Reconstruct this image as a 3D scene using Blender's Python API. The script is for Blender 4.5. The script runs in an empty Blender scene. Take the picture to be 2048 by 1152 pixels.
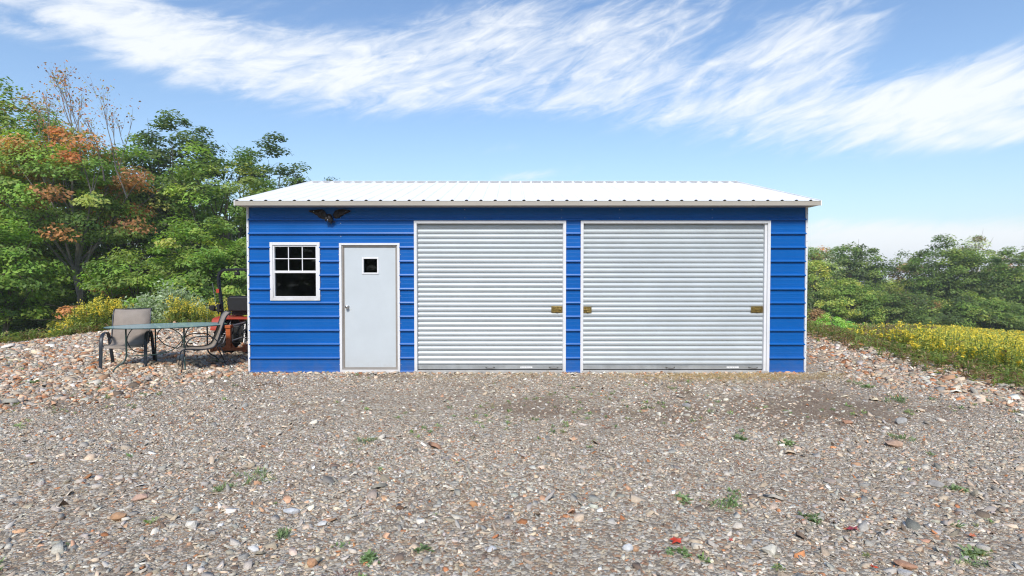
import bpy, bmesh, math, random
import numpy as np
from mathutils import Vector, Matrix

# ------------------------------------------------------------------ camera, sky, sun, exposure
SC = bpy.context.scene
COL = SC.collection
F = 1085.0            # focal length in full-size photo pixels
CAM = Vector((0.0, -8.95, 1.63))
cd = bpy.data.cameras.new('camera'); cam = bpy.data.objects.new('camera', cd); COL.objects.link(cam)
cd.sensor_width = 36.0; cd.lens = 36.0 * F / 2048.0
cd.clip_start = 0.05; cd.clip_end = 3000.0
cam.location = CAM; cam.rotation_euler = (math.radians(90 - 1.43), 0, 0)
SC.camera = cam
SC.view_settings.view_transform = 'Standard'; SC.view_settings.look = 'None'
SC.view_settings.gamma = 1.0; SC.view_settings.use_curve_mapping = False
SC.view_settings.exposure = 0.78
SC.cycles.use_denoising = True; SC.cycles.use_adaptive_sampling = False; SC.cycles.sample_clamp_indirect = 2.5; SC.cycles.filter_width = 1.15
SC.cycles.max_bounces = 6; SC.cycles.diffuse_bounces = 3; SC.cycles.transmission_bounces = 4
SC.cycles.transparent_max_bounces = 8

SUN_EL, SUN_AZ = math.radians(43), math.radians(185)    # azimuth from +Y, clockwise: behind the camera, a little left
sd = bpy.data.lights.new('sun', 'SUN'); so = bpy.data.objects.new('sun', sd); COL.objects.link(so)
sd.energy = 2.2; sd.angle = math.radians(10); sd.color = (1.0, 0.95, 0.88)
sdir = Vector((math.sin(SUN_AZ) * math.cos(SUN_EL), math.cos(SUN_AZ) * math.cos(SUN_EL), math.sin(SUN_EL)))
so.rotation_euler = (-sdir).to_track_quat('-Z', 'Y').to_euler()
so.location = (-6, -14, 18)


class NT:
    """tiny helper to write node trees"""
    def __init__(s, tree): s.t = tree; s.n = tree.nodes; s.l = tree.links
    def node(s, typ, **kw):
        n = s.n.new(typ)
        for k, v in kw.items():
            if k == 'ins':
                for i, x in v.items():
                    if hasattr(x, 'is_output') or isinstance(x, bpy.types.NodeSocket): s.l.new(x, n.inputs[i])
                    else: n.inputs[i].default_value = x
            else: setattr(n, k, v)
        return n
    def m(s, op, a, b=0.0, c=0.0, clamp=False):
        n = s.n.new('ShaderNodeMath'); n.operation = op; n.use_clamp = clamp
        for i, x in enumerate((a, b, c)):
            if isinstance(x, bpy.types.NodeSocket): s.l.new(x, n.inputs[i])
            else: n.inputs[i].default_value = x
        return n.outputs[0]
    def mix(s, f, a, b, blend='MIX'):
        n = s.n.new('ShaderNodeMix'); n.data_type = 'RGBA'; n.blend_type = blend
        for i, x in ((0, f), (6, a), (7, b)):
            if isinstance(x, bpy.types.NodeSocket): s.l.new(x, n.inputs[i])
            else: n.inputs[i].default_value = x if i == 0 or len(x) == 4 else (*x, 1)
        return n.outputs[2]
    def ramp(s, f, stops, interp='LINEAR'):
        n = s.n.new('ShaderNodeValToRGB'); n.color_ramp.interpolation = interp
        e = n.color_ramp.elements
        while len(e) > 1: e.remove(e[-1])
        e[0].position = stops[0][0]; c = stops[0][1]; e[0].color = (*c, 1) if len(c) == 3 else c
        for p, c in stops[1:]:
            q = e.new(p); q.color = (*c, 1) if len(c) == 3 else c
        s.l.new(f, n.inputs[0]); return n.outputs[0]
    def noise(s, vec, scale, detail=4, rough=0.55, dist=0.0):
        n = s.n.new('ShaderNodeTexNoise'); n.inputs['Scale'].default_value = scale
        n.inputs['Detail'].default_value = detail; n.inputs['Roughness'].default_value = rough
        n.inputs['Distortion'].default_value = dist
        if vec is not None: s.l.new(vec, n.inputs['Vector'])
        return n.outputs[0]


def build_world():
    w = bpy.data.worlds.new('World'); SC.world = w; w.use_nodes = True
    T = NT(w.node_tree); T.n.clear()
    out = T.node('ShaderNodeOutputWorld'); bg = T.node('ShaderNodeBackground')
    sky = T.node('ShaderNodeTexSky', sky_type='NISHITA', sun_disc=False, sun_elevation=SUN_EL, sun_rotation=SUN_AZ,
                 altitude=300.0, air_density=1.3, dust_density=1.0, ozone_density=2.0)
    tc = T.node('ShaderNodeTexCoord'); D = tc.outputs['Generated']
    sep = T.node('ShaderNodeSeparateXYZ', ins={0: D})
    x, y, z = sep.outputs
    az = T.m('MULTIPLY', T.m('ARCTAN2', x, y), 57.2958)          # degrees, 0 = north of the garage
    el = T.m('MULTIPLY', T.m('ARCSINE', z), 57.2958)
    # cirrus streaks: fibres run gently upward to the right (rotated, stretched noise in azimuth/elevation)
    def streak(rot, sx, sy, scale, detail, dist, off):
        c, s = math.cos(math.radians(rot)), math.sin(math.radians(rot))
        u = T.m('ADD', T.m('MULTIPLY', az, c), T.m('MULTIPLY', el, s))
        v = T.m('SUBTRACT', T.m('MULTIPLY', el, c), T.m('MULTIPLY', az, s))
        cb = T.node('ShaderNodeCombineXYZ', ins={0: T.m('MULTIPLY', u, sx), 1: T.m('MULTIPLY', v, sy), 2: off})
        return T.noise(cb.outputs[0], scale, detail, 0.6, dist)
    n1 = streak(14, 0.055, 0.24, 1.0, 9, 0.9, 3.1)
    n2 = streak(17, 0.20, 0.75, 1.0, 9, 1.2, 7.7)
    n3 = streak(4, 0.03, 0.10, 1.0, 3, 0.2, 5.3)
    n4 = streak(20, 0.10, 0.34, 1.0, 7, 1.6, 12.4)
    def blob(a0, e0, ra, re, rot, amp):
        c, s = math.cos(math.radians(rot)), math.sin(math.radians(rot))
        da = T.m('SUBTRACT', az, a0); de = T.m('SUBTRACT', el, e0)
        u = T.m('DIVIDE', T.m('ADD', T.m('MULTIPLY', da, c), T.m('MULTIPLY', de, s)), ra)
        v = T.m('DIVIDE', T.m('SUBTRACT', T.m('MULTIPLY', de, c), T.m('MULTIPLY', da, s)), re)
        q = T.m('ADD', T.m('MULTIPLY', u, u), T.m('MULTIPLY', v, v))
        return T.m('MULTIPLY', T.m('EXPONENT', T.m('MULTIPLY', q, -1.0)), amp)
    tot = None
    for b in CLOUDS:
        q = blob(*b); tot = q if tot is None else T.m('ADD', tot, q)
    # elsewhere (behind the camera) a broken, even cover of the same clouds
    back = T.m('MULTIPLY', T.m('SUBTRACT', T.m('ABSOLUTE', az), 55.0), 0.03, clamp=True)
    tot = T.m('ADD', tot, T.m('MULTIPLY', back, 0.55))
    tex = T.m('ADD', T.m('ADD', T.m('MULTIPLY', n1, 0.22), T.m('MULTIPLY', n2, 0.50)), T.m('ADD', T.m('MULTIPLY', n3, 0.15), T.m('MULTIPLY', n4, 0.50)))
    dens = T.m('ADD', T.m('MULTIPLY', tot, 0.64), T.m('MULTIPLY', T.m('SUBTRACT', tex, 0.71), 2.5))
    dens = T.m('MULTIPLY', dens, 0.95, clamp=True)
    dens = T.m('MULTIPLY', dens, T.m('ADD', T.m('MULTIPLY', tot, 1.35), 0.10, clamp=True))
    sm = T.node('ShaderNodeMapRange', interpolation_type='SMOOTHSTEP', ins={0: dens, 1: 0.0, 2: 1.15, 3: 0.0, 4: 0.95})
    # whitening towards the horizon (thin high cloud / air)
    hz = T.m('EXPONENT', T.m('MULTIPLY', T.m('MAXIMUM', el, 0.0), -0.10))
    veil = T.m('MULTIPLY', hz, VEIL, clamp=True)
    skyc = T.mix(1.0, sky.outputs[0], SKY_TINT, 'MULTIPLY')
    c1 = T.mix(veil, skyc, HORIZON)
    c2 = T.mix(sm.outputs[0], c1, CLOUD)
    T.l.new(c2, bg.inputs[0]); bg.inputs[1].default_value = SKY_STRENGTH
    T.l.new(bg.outputs[0], out.inputs[0])


def azel(px, py):
    """direction of a photo pixel: azimuth and elevation in degrees"""
    a = math.atan2((px - 1024), F); e = math.atan2((549 - py) * math.cos(a), F)
    return math.degrees(a), math.degrees(e)

SKY_STRENGTH = 0.10
SKY_TINT = (0.80, 0.91, 1.05)
HORIZON = (3.9, 4.75, 5.8)
CLOUD = (6.0, 6.2, 6.4)
VEIL = 0.42
CLOUDS = []
for (px, py, rx, ry, rot, amp) in [
        (290, 105, 110, 34, -4, .95), (450, 130, 170, 45, -8, .9), (640, 140, 180, 55, -5, .9), (800, 125, 170, 60, 10, .75), (960, 70, 170, 45, 12, .85), (900, 180, 160, 40, 5, .5),
        (1120, 90, 170, 70, 15, .85), (1090, 200, 140, 30, 10, .45), (1330, 70, 170, 60, 18, .85), (1390, 150, 170, 36, 15, .8), (1600, 80, 130, 42, 16, 1.0), (1640, 120, 110, 30, 16, .6),
        (1400, 220, 170, 26, 5, .85), (1620, 225, 190, 42, 6, 1.0), (1830, 215, 190, 44, 8, .95), (2020, 190, 170, 50, 8, .95), (2000, 265, 170, 24, -4, .7),
        (110, 10, 220, 26, 0, 1.15), (20, 60, 60, 18, -10, .5), (330, 25, 150, 14, 2, .5), (590, 15, 200, 12, 8, .25), (1050, 352, 110, 14, 3, .75), (980, 300, 90, 12, 5, .4),
        (2020, 500, 300, 40, 8, 1.4), (1800, 505, 260, 34, 0, 1.2), (1690, 462, 160, 22, -4, 1.1), (1210, 190, 120, 24, 12, .5), (270, 300, 80, 30, 0, .3), (560, 345, 80, 12, 0, .4)]:
    a, e = azel(px, py)
    CLOUDS.append((a, e, rx / F * 57.3 * 1.0, ry / F * 57.3 * 1.05, rot, amp))
build_world()


# ------------------------------------------------------------------ helpers: terrain, materials, meshes
def at(px, d):
    """ground position (x, y) seen at photo column px, d metres in front of the camera"""
    return ((px - 1024) * d / F, d - 8.95)

def at_ground(px, py):
    d = F * 1.63 / (py - 549.0)
    return ((px - 1024) * d / F, d - 8.95)

def smooth(t): t = np.clip(t, 0, 1); return t * t * (3 - 2 * t)

def edge_dist(x, y):
    """metres beyond the edge of the gravel pad (negative on it)"""
    x = np.asarray(x, float); y = np.asarray(y, float)
    xr = 7.25 + 0.25 * np.clip(y - 1.5, 0, 12) + 0.18 * np.sin(y * 1.1 + 1)
    yb = np.interp(x, [-20, -13, -11.6, -9.0, -7.0, -5.0, 9.0, 11.0], [-1.0, 1.5, 3.6, 5.6, 6.6, 7.6, 7.6, 8.0]) + 0.15 * np.sin(x * 1.7)
    return np.maximum(np.maximum(x - xr, y - yb), -15.0 - x)

def dirt(x, y):
    """bare, dark earth: two faint wheel tracks to the shutters and irregular patches"""
    w = vnoise(x, y, 1.9, 23) * .5 + vnoise(x, y, 5.1, 24) * .35 + vnoise(x, y, 11.0, 25) * .25
    xc = x - .25 * (y + 2)
    tr = sum(np.exp(-((xc - c - .25 * np.sin(y * .7 + c)) / .28) ** 2) for c in (.55, 2.1, 4.0, -2.6))
    return smooth((vnoise(x, y, .62, 21) * .9 + w + .40 * tr - .22) / .7)

def vnoise(x, y, s, seed=0):
    """cheap smooth pseudo noise"""
    x = np.asarray(x, float) * s + seed * 13.7; y = np.asarray(y, float) * s - seed * 7.3
    return (np.sin(x * 1.3 + 1.7 * np.sin(y * 0.9 + seed)) + np.sin(y * 1.7 + 1.3 * np.sin(x * 1.1 - seed)) + np.sin((x + y) * 0.8 + 2.0 * np.sin((x - y) * 0.6))) / 3.0

def H(x, y):
    x = np.asarray(x, float); y = np.asarray(y, float)
    s = edge_dist(x, y)
    sp = np.clip(s, 0, None)
    drop = -(0.75 + 0.38 * smooth((x - 4) / 3)) * smooth(sp / 3.2) - (0.068 + 0.012 * smooth((x - 4) / 3)) * np.clip(sp - 1.6, 0, 60) - 0.0 * np.clip(sp - 60, 0, 500)
    h = drop
    # heap of rubble behind the table, low bank at the right
    h = h + 0.33 * np.exp(-(((x + 8.2) / 2.6) ** 2 + ((y - 4.6) / 1.3) ** 2))
    h = h + 0.16 * np.exp(-(((x - 7.3) / 0.9) ** 2 + ((y - 5.0) / 3.0) ** 2))
    h = h + 0.05 * vnoise(x, y, 0.35, 2) * smooth((np.abs(y + 0.2) - .3) / 2.0 + smooth((np.abs(x) - 5) / 1.5)) * np.where(s < 3, 1, 2.5)
    h = h + 0.012 * vnoise(x, y, 2.1, 5) * smooth((np.abs(x - .25) - 4.6) / .5 + smooth((-.2 - y) / .5))
    return h

def Hf(x, y): return float(H(x, y))

def link(o): COL.objects.link(o); return o

def tag(o, label=None, cat=None, group=None, kind=None):
    if label: o['label'] = label
    if cat: o['category'] = cat
    if group: o['group'] = group
    if kind: o['kind'] = kind
    return o

def empty(name, loc=(0, 0, 0), rz=0.0):
    o = bpy.data.objects.new(name, None); link(o); o.location = loc; o.rotation_euler = (0, 0, rz); o.empty_display_size = 0.2
    return o

def mat(name, color=(.5, .5, .5), rough=0.6, metal=0.0, var=0.0, vscale=3.0, bump=0.0, bscale=60.0, spec=0.5, dirt=None, coat=0.0):
    m = bpy.data.materials.new(name); m.use_nodes = True
    T = NT(m.node_tree); b = T.n['Principled BSDF']
    b.inputs['Roughness'].default_value = rough; b.inputs['Metallic'].default_value = metal
    b.inputs['Specular IOR Level'].default_value = spec; b.inputs['Coat Weight'].default_value = coat
    tc = T.node('ShaderNodeTexCoord'); P = tc.outputs['Object']
    c = None
    if var or dirt:
        n = T.noise(P, vscale, 6, 0.6)
        f = T.m('MULTIPLY', T.m('SUBTRACT', n, 0.35), 3.2, clamp=True)
        lo = tuple(v * (1 - var) for v in color); hi = tuple(min(1, v * (1 + var)) for v in color)
        c = T.mix(f, lo, hi)
        if dirt:
            dc, dam, dz = dirt                       # splashed soil that thins out above dz metres
            sp = T.node('ShaderNodeSeparateXYZ', ins={0: P})
            dn = T.noise(P, 7.0, 8, 0.7)
            g = T.m('MULTIPLY', T.m('SUBTRACT', 1.0, T.m('DIVIDE', sp.outputs[2], dz)), 1.0, clamp=True)
            g = T.m('MULTIPLY', T.m('MULTIPLY', g, g), T.m('MULTIPLY', T.m('SUBTRACT', dn, 0.30), 3.5, clamp=True))
            g2 = T.m('MULTIPLY', T.m('SUBTRACT', T.noise(P, 2.3, 9, 0.75), 0.56), 1.2, clamp=True)
            g = T.m('MAXIMUM', T.m('MULTIPLY', g, dam), T.m('MULTIPLY', g2, dam * 0.8))
            c = T.mix(g, c, dc)
        T.l.new(c, b.inputs['Base Color'])
        T.l.new(T.m('ADD', T.m('MULTIPLY', n, 0.25), rough - 0.12), b.inputs['Roughness'])
    else:
        b.inputs['Base Color'].default_value = (*color, 1)
    if bump:
        bn = T.node('ShaderNodeBump', ins={'Strength': bump, 'Distance': 0.01, 'Height': T.noise(P, bscale, 3, 0.6)})
        T.l.new(bn.outputs[0], b.inputs['Normal'])
    return m

def attr_mat(name, rough=0.9, transl=0.0, bump=0.0, bscale=120, spec=0.3, mul=1.0, speck=0.0):
    """base colour from the mesh's 'col' attribute"""
    m = bpy.data.materials.new(name); m.use_nodes = True
    T = NT(m.node_tree); b = T.n['Principled BSDF']; out = T.n['Material Output']
    a = T.node('ShaderNodeAttribute', attribute_name='col')
    c = a.outputs['Color']
    if mul != 1.0: c = T.mix(1.0, c, (mul, mul, mul), 'MULTIPLY')
    if speck:
        tc = T.node('ShaderNodeTexCoord'); n = T.noise(tc.outputs['Object'], bscale, 5, 0.7)
        f = T.node('ShaderNodeMapRange', ins={0: n, 1: 0.3, 2: 0.7, 3: 1 - speck, 4: 1 + speck})
        c = T.mix(1.0, c, f.outputs[0], 'MULTIPLY')
    T.l.new(c, b.inputs['Base Color'])
    b.inputs['Roughness'].default_value = rough; b.inputs['Specular IOR Level'].default_value = spec
    if bump:
        tc = T.node('ShaderNodeTexCoord')
        bn = T.node('ShaderNodeBump', ins={'Strength': bump, 'Distance': 0.006, 'Height': T.noise(tc.outputs['Object'], bscale, 4, 0.65)})
        T.l.new(bn.outputs[0], b.inputs['Normal'])
    if transl:
        tr = T.node('ShaderNodeBsdfTranslucent'); T.l.new(T.mix(1.0, c, (1.25, 1.3, .6), 'MULTIPLY'), tr.inputs[0])
        mx = T.node('ShaderNodeMixShader', ins={0: transl}); T.l.new(b.outputs[0], mx.inputs[1]); T.l.new(tr.outputs[0], mx.inputs[2])
        T.l.new(mx.outputs[0], out.inputs[0])
    return m

def glass_mat(name, tint=(.9, .95, .95), refl=1.0, body=None):
    m = bpy.data.materials.new(name); m.use_nodes = True
    T = NT(m.node_tree); out = T.n['Material Output']; T.n.remove(T.n['Principled BSDF'])
    tr = T.node('ShaderNodeBsdfTransparent', ins={0: (*tint, 1)}); gl = T.node('ShaderNodeBsdfGlossy', ins={0: (.95, .97, 1, 1), 'Roughness': 0.02})
    fr = T.node('ShaderNodeFresnel', ins={0: 1.5}); f = T.m('MULTIPLY', fr.outputs[0], refl, clamp=True)
    base = tr.outputs[0]
    if body:
        df = T.node('ShaderNodeBsdfDiffuse', ins={0: (*body[0], 1)}); mb = T.node('ShaderNodeMixShader', ins={0: body[1]})
        T.l.new(tr.outputs[0], mb.inputs[1]); T.l.new(df.outputs[0], mb.inputs[2]); base = mb.outputs[0]
    mx = T.node('ShaderNodeMixShader', ins={0: f}); T.l.new(base, mx.inputs[1]); T.l.new(gl.outputs[0], mx.inputs[2])
    T.l.new(mx.outputs[0], out.inputs[0]); return m

def np_mesh(name, V, groups, material, parent=None, cols=None, smooth_shade=False):
    """V n x 3; groups: list of (faces m x k) index arrays; cols: n x 3 point colours"""
    V = np.ascontiguousarray(V, np.float32)
    me = bpy.data.meshes.new(name)
    me.vertices.add(len(V)); me.vertices.foreach_set('co', V.ravel())
    li = np.concatenate([np.asarray(g, np.int32).ravel() for g in groups])
    tot = np.concatenate([np.full(len(g), g.shape[1], np.int32) for g in groups])
    st = np.concatenate([[0], np.cumsum(tot)[:-1]]).astype(np.int32)
    me.loops.add(len(li)); me.loops.foreach_set('vertex_index', li)
    me.polygons.add(len(tot)); me.polygons.foreach_set('loop_start', st)
    try: me.polygons.foreach_set('loop_total', tot)
    except Exception: pass
    me.update(calc_edges=True)
    if cols is not None:
        a = me.color_attributes.new('col', 'FLOAT_COLOR', 'POINT')
        c = np.ones((len(V), 4), np.float32); c[:, :3] = cols; a.data.foreach_set('color', c.ravel())
    if smooth_shade: me.polygons.foreach_set('use_smooth', np.ones(len(tot), bool))
    me.materials.append(material)
    o = bpy.data.objects.new(name, me); link(o)
    if parent: o.parent = parent
    return o

class MB:
    """collects shapes, links them as one mesh object; each face carries a material slot"""
    def __init__(s): s.v = []; s.f = []; s.fm = []; s.cur = 0
    def add(s, vs, fs):
        o = len(s.v); s.v += [tuple(v) for v in vs]; s.f += [tuple(i + o for i in f) for f in fs]; s.fm += [s.cur] * len(fs); return s
    def box(s, x0, x1, y0, y1, z0, z1, bev=0.0):
        if bev <= 0:
            s.add([(x0, y0, z0), (x1, y0, z0), (x1, y1, z0), (x0, y1, z0), (x0, y0, z1), (x1, y0, z1), (x1, y1, z1), (x0, y1, z1)],
                  [(3, 2, 1, 0), (4, 5, 6, 7), (0, 1, 5, 4), (1, 2, 6, 5), (2, 3, 7, 6), (3, 0, 4, 7)])
        else:
            bm = bmesh.new(); bmesh.ops.create_cube(bm, size=1.0)
            for v in bm.verts:
                v.co = Vector(((x0 + x1) / 2 + v.co.x * (x1 - x0), (y0 + y1) / 2 + v.co.y * (y1 - y0), (z0 + z1) / 2 + v.co.z * (z1 - z0)))
            bmesh.ops.bevel(bm, geom=bm.edges[:], offset=bev, segments=2, affect='EDGES', profile=0.6)
            bm.verts.ensure_lookup_table(); bm.verts.index_update()
            s.add([v.co[:] for v in bm.verts], [[v.index for v in f.verts] for f in bm.faces]); bm.free()
        return s
    def prism(s, poly, axis, a, b):
        """poly of 2-D points extruded along axis ('x','y','z') from a to b"""
        n = len(poly)
        def P(p, t): return (t, p[0], p[1]) if axis == 'x' else ((p[0], t, p[1]) if axis == 'y' else (p[0], p[1], t))
        s.add([P(p, a) for p in poly] + [P(p, b) for p in poly],
              [tuple(range(n))[::-1], tuple(range(n, 2 * n))] + [(i, (i + 1) % n, n + (i + 1) % n, n + i) for i in range(n)])
        return s
    def tube(s, pts, r, n=8, flat=None, side=None, cap=True):
        """tube along pts; r number or list; flat=(a,b) gives an elliptical/flat section with 'side' as wide axis"""
        P = [Vector(p) for p in pts]; k = len(P); R = r if isinstance(r, (list, tuple)) else [r] * k
        rings = []; ref = Vector(side) if side else None; up = None
        for i in range(k):
            t = (P[min(i + 1, k - 1)] - P[max(i - 1, 0)])
            t = t.normalized() if t.length > 1e-9 else Vector((0, 0, 1))
            if ref is not None: u = (ref - t * ref.dot(t)).normalized()
            else:
                if up is None: up = Vector((0, 0, 1)) if abs(t.z) < 0.9 else Vector((1, 0, 0))
                u = (up - t * up.dot(t))
                u = u.normalized() if u.length > 1e-6 else t.orthogonal().normalized()
                up = u
            w = t.cross(u)
            ring = []
            for j in range(n):
                a = 2 * math.pi * (j + .5) / n
                if flat:
                    ca, sa = math.cos(a), math.sin(a)
                    q = 0.35
                    ring.append(P[i] + u * flat[0] * math.copysign(abs(ca) ** q, ca) + w * flat[1] * math.copysign(abs(sa) ** q, sa))
                else: ring.append(P[i] + (u * math.cos(a) + w * math.sin(a)) * R[i])
            rings.append(ring)
        vs = [v for r_ in rings for v in r_]
        fs = [(i * n + j, i * n + (j + 1) % n, (i + 1) * n + (j + 1) % n, (i + 1) * n + j) for i in range(k - 1) for j in range(n)]
        if cap: fs += [tuple(range(n))[::-1], tuple((k - 1) * n + j for j in range(n))]
        return s.add(vs, fs)
    def cyl(s, c, axis, r, l, n=20, r2=None):
        d = Vector(axis).normalized(); c = Vector(c)
        return s.tube([c - d * l / 2, c + d * l / 2], [r, r if r2 is None else r2], n)
    def lathe(s, c, axis, prof, n=20):
        """prof: (distance along axis, radius)"""
        d = Vector(axis).normalized(); c = Vector(c); return s.tube([c + d * (a + 1e-5 * i) for i, (a, _) in enumerate(prof)], [q for _, q in prof], n)
    def build(s, name, mats, parent=None, smooth_shade=False, bevel=0.0):
        me = bpy.data.meshes.new(name); me.from_pydata(s.v, [], s.f); me.update()
        if not isinstance(mats, (list, tuple)): mats = [mats]
        for m in mats: me.materials.append(m)
        me.polygons.foreach_set('material_index', s.fm)
        if smooth_shade:
            me.polygons.foreach_set('use_smooth', [True] * len(me.polygons)); me.set_sharp_from_angle(angle=math.radians(40))
        o = bpy.data.objects.new(name, me); link(o)
        if parent: o.parent = parent
        if bevel:
            b = o.modifiers.new('bevel', 'BEVEL'); b.width = bevel; b.segments = 2; b.limit_method = 'ANGLE'
        return o

def spline(pts, n=6):
    """Catmull-Rom through pts"""
    P = [Vector(p) for p in pts]; out = []
    for i in range(len(P) - 1):
        a = P[max(i - 1, 0)]; b = P[i]; c = P[i + 1]; d = P[min(i + 2, len(P) - 1)]
        for k in range(n):
            t = k / n
            out.append(0.5 * ((2 * b) + (c - a) * t + (2 * a - 5 * b + 4 * c - d) * t * t + (3 * b - 3 * c + d - a) * t ** 3))
    out.append(P[-1]); return out


M = {}
M['blue'] = mat('blue_painted_steel', (.0006, .108, .41), 0.36, 0.0, 0.06, 1.2, 0.0, 35, 0.32, dirt=((.16, .15, .14), 0.32, 0.5))
M['white'] = mat('white_trim_paint', (.74, .75, .77), 0.45, 0, 0.04, 2, 0.05, 30, dirt=((.33, .28, .23), 0.35, 0.35))
M['roof'] = mat('white_roof_steel', (.92, .91, .90), 0.42, 0, 0.03, 2)
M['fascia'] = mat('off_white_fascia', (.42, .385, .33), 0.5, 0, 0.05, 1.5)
M['shutter'] = mat('pale_grey_shutter_steel', (.52, .565, .59), 0.36, 0.1, 0.04, 1.5, 0.05, 20, dirt=((.36, .33, .30), 0.35, 0.4))
M['bar'] = mat('galvanised_bar', (.45, .47, .48), 0.42, 0.5, 0.10, 6)
M['door'] = mat('white_door_skin', (.55, .60, .635), 0.5, 0, 0.03, 2, 0.06, 200, dirt=((.38, .34, .29), 0.4, 0.45))
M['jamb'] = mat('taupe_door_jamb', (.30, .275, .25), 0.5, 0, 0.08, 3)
M['rubber'] = mat('black_rubber', (.012, .012, .012), 0.7)
M['chrome'] = mat('brushed_nickel', (.55, .53, .50), 0.25, 1.0)
M['brass'] = mat('zinc_yellow_brass', (.42, .30, .10), 0.35, 0.85, 0.5, 60)
M['dark'] = mat('dark_interior', (.03, .03, .03), 0.9)
M['conc'] = mat('concrete', (.42, .41, .39), 0.85, 0, 0.12, 8, 0.3, 80)
M['screw'] = mat('screw_heads', (.7, .7, .72), 0.35, 0.3)
M['dscrew'] = mat('dark_screw_heads', (.12, .11, .10), 0.5, 0.3)
M['glass'] = glass_mat('window_glass', refl=.42)
M['sticker'] = mat('white_sticker', (.85, .85, .85), 0.5)
M['ink'] = mat('grey_ink', (.35, .35, .36), 0.6)
M['black'] = mat('black_metal', (.018, .02, .024), 0.42, 0.2, 0.2, 10)
M['bronze'] = mat('dark_bronze', (.035, .028, .026), 0.42, 0.5, 0.4, 14, 0.4, 40)


# ------------------------------------------------------------------ ground
def ground_material():
    m = bpy.data.materials.new('gravel_and_soil'); m.use_nodes = True
    T = NT(m.node_tree); b = T.n['Principled BSDF']
    tc = T.node('ShaderNodeTexCoord'); P = tc.outputs['Object']
    warp = T.node('ShaderNodeVectorMath', operation='ADD')
    wn = T.node('ShaderNodeTexNoise', ins={'Scale': 30.0, 'Detail': 2.0}); T.l.new(P, wn.inputs['Vector'])
    ws = T.node('ShaderNodeVectorMath', operation='SCALE', ins={0: wn.outputs['Color'], 'Scale': 0.016})
    T.l.new(P, warp.inputs[0]); T.l.new(ws.outputs[0], warp.inputs[1]); W = warp.outputs[0]
    def vor(scale, feat='F1'):
        return T.node('ShaderNodeTexVoronoi', feature=feat, ins={'Scale': scale, 'Vector': W})
    v1 = vor(36.0); v2 = vor(85.0); e1 = vor(36.0, 'DISTANCE_TO_EDGE')
    def pal(v):
        s = T.node('ShaderNodeSeparateColor', ins={0: v.outputs['Color']})
        c = T.ramp(s.outputs[0], [(0.0, (.22, .20, .18)), (.2, (.45, .42, .38)), (.36, (.34, .28, .22)), (.5, (.52, .46, .38)), (.62, (.42, .40, .38)),
                                  (.74, (.40, .26, .18)), (.82, (.58, .54, .48)), (.9, (.28, .18, .13)), (.96, (.68, .65, .60))], 'CONSTANT')
        return c, s.outputs[1]
    c1, r1 = pal(v1); c2, r2 = pal(v2)
    pick = T.m('GREATER_THAN', r1, 0.45)
    c = T.mix(pick, c2, c1)
    soil = T.mix(T.noise(P, 14, 6, .7), (.10, .070, .052), (.27, .205, .16))
    big = T.noise(P, 0.55, 4, .6); med = T.noise(P, 3.2, 6, .65)
    sf = T.m('MULTIPLY', T.m('SUBTRACT', T.m('ADD', T.m('MULTIPLY', big, .5), T.m('MULTIPLY', med, .6)), 0.47), 3.0, clamp=True)
    at_ = T.node('ShaderNodeAttribute', attribute_name='col'); s3 = T.node('ShaderNodeSeparateColor', ins={0: at_.outputs['Color']})
    sf = T.m('MAXIMUM', T.m('MULTIPLY', sf, .55), T.m('MULTIPLY', s3.outputs[1], T.m('ADD', .55, T.m('MULTIPLY', med, .7)), clamp=True))
    gap = T.m('LESS_THAN', e1.outputs['Distance'], 0.05)
    c = T.mix(T.m('MAXIMUM', T.m('MULTIPLY', sf, 0.85), T.m('MULTIPLY', gap, 0.6)), c, soil)
    # meadow ground beyond the pad, read from the mesh
    at_ = T.node('ShaderNodeAttribute', attribute_name='col'); s3 = T.node('ShaderNodeSeparateColor', ins={0: at_.outputs['Color']})
    grass = T.mix(T.noise(P, 2.5, 6, .7), (.035, .055, .014), (.12, .13, .04))
    gf = T.m('MULTIPLY', T.m('SUBTRACT', T.m('ADD', s3.outputs[0], T.m('MULTIPLY', T.m('SUBTRACT', med, .5), .7)), .35), 3.0, clamp=True)
    c = T.mix(gf, c, grass)
    c = T.mix(T.m('SUBTRACT', 1.0, gf), c, T.mix(1.0, c, (1.10, 1.05, .94), 'MULTIPLY'))
    T.l.new(c, b.inputs['Base Color']); b.inputs['Roughness'].default_value = 0.95; b.inputs['Specular IOR Level'].default_value = 0.15
    hgt = T.m('ADD', T.m('MULTIPLY', T.m('SUBTRACT', .5, v1.outputs['Distance']), 0.9), T.m('ADD', T.m('MULTIPLY', r1, 0.8), T.m('MULTIPLY', T.m('SUBTRACT', 1.0, v2.outputs['Distance']), .4)))
    bn = T.node('ShaderNodeBump', ins={'Strength': 0.9, 'Distance': 0.014, 'Height': hgt}); T.l.new(bn.outputs[0], b.inputs['Normal'])
    return m

def axis_coords(segs):
    out = []
    for a, b, st in segs: out.append(np.arange(a, b, st))
    out.append([segs[-1][1]]); return np.concatenate(out)

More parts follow.
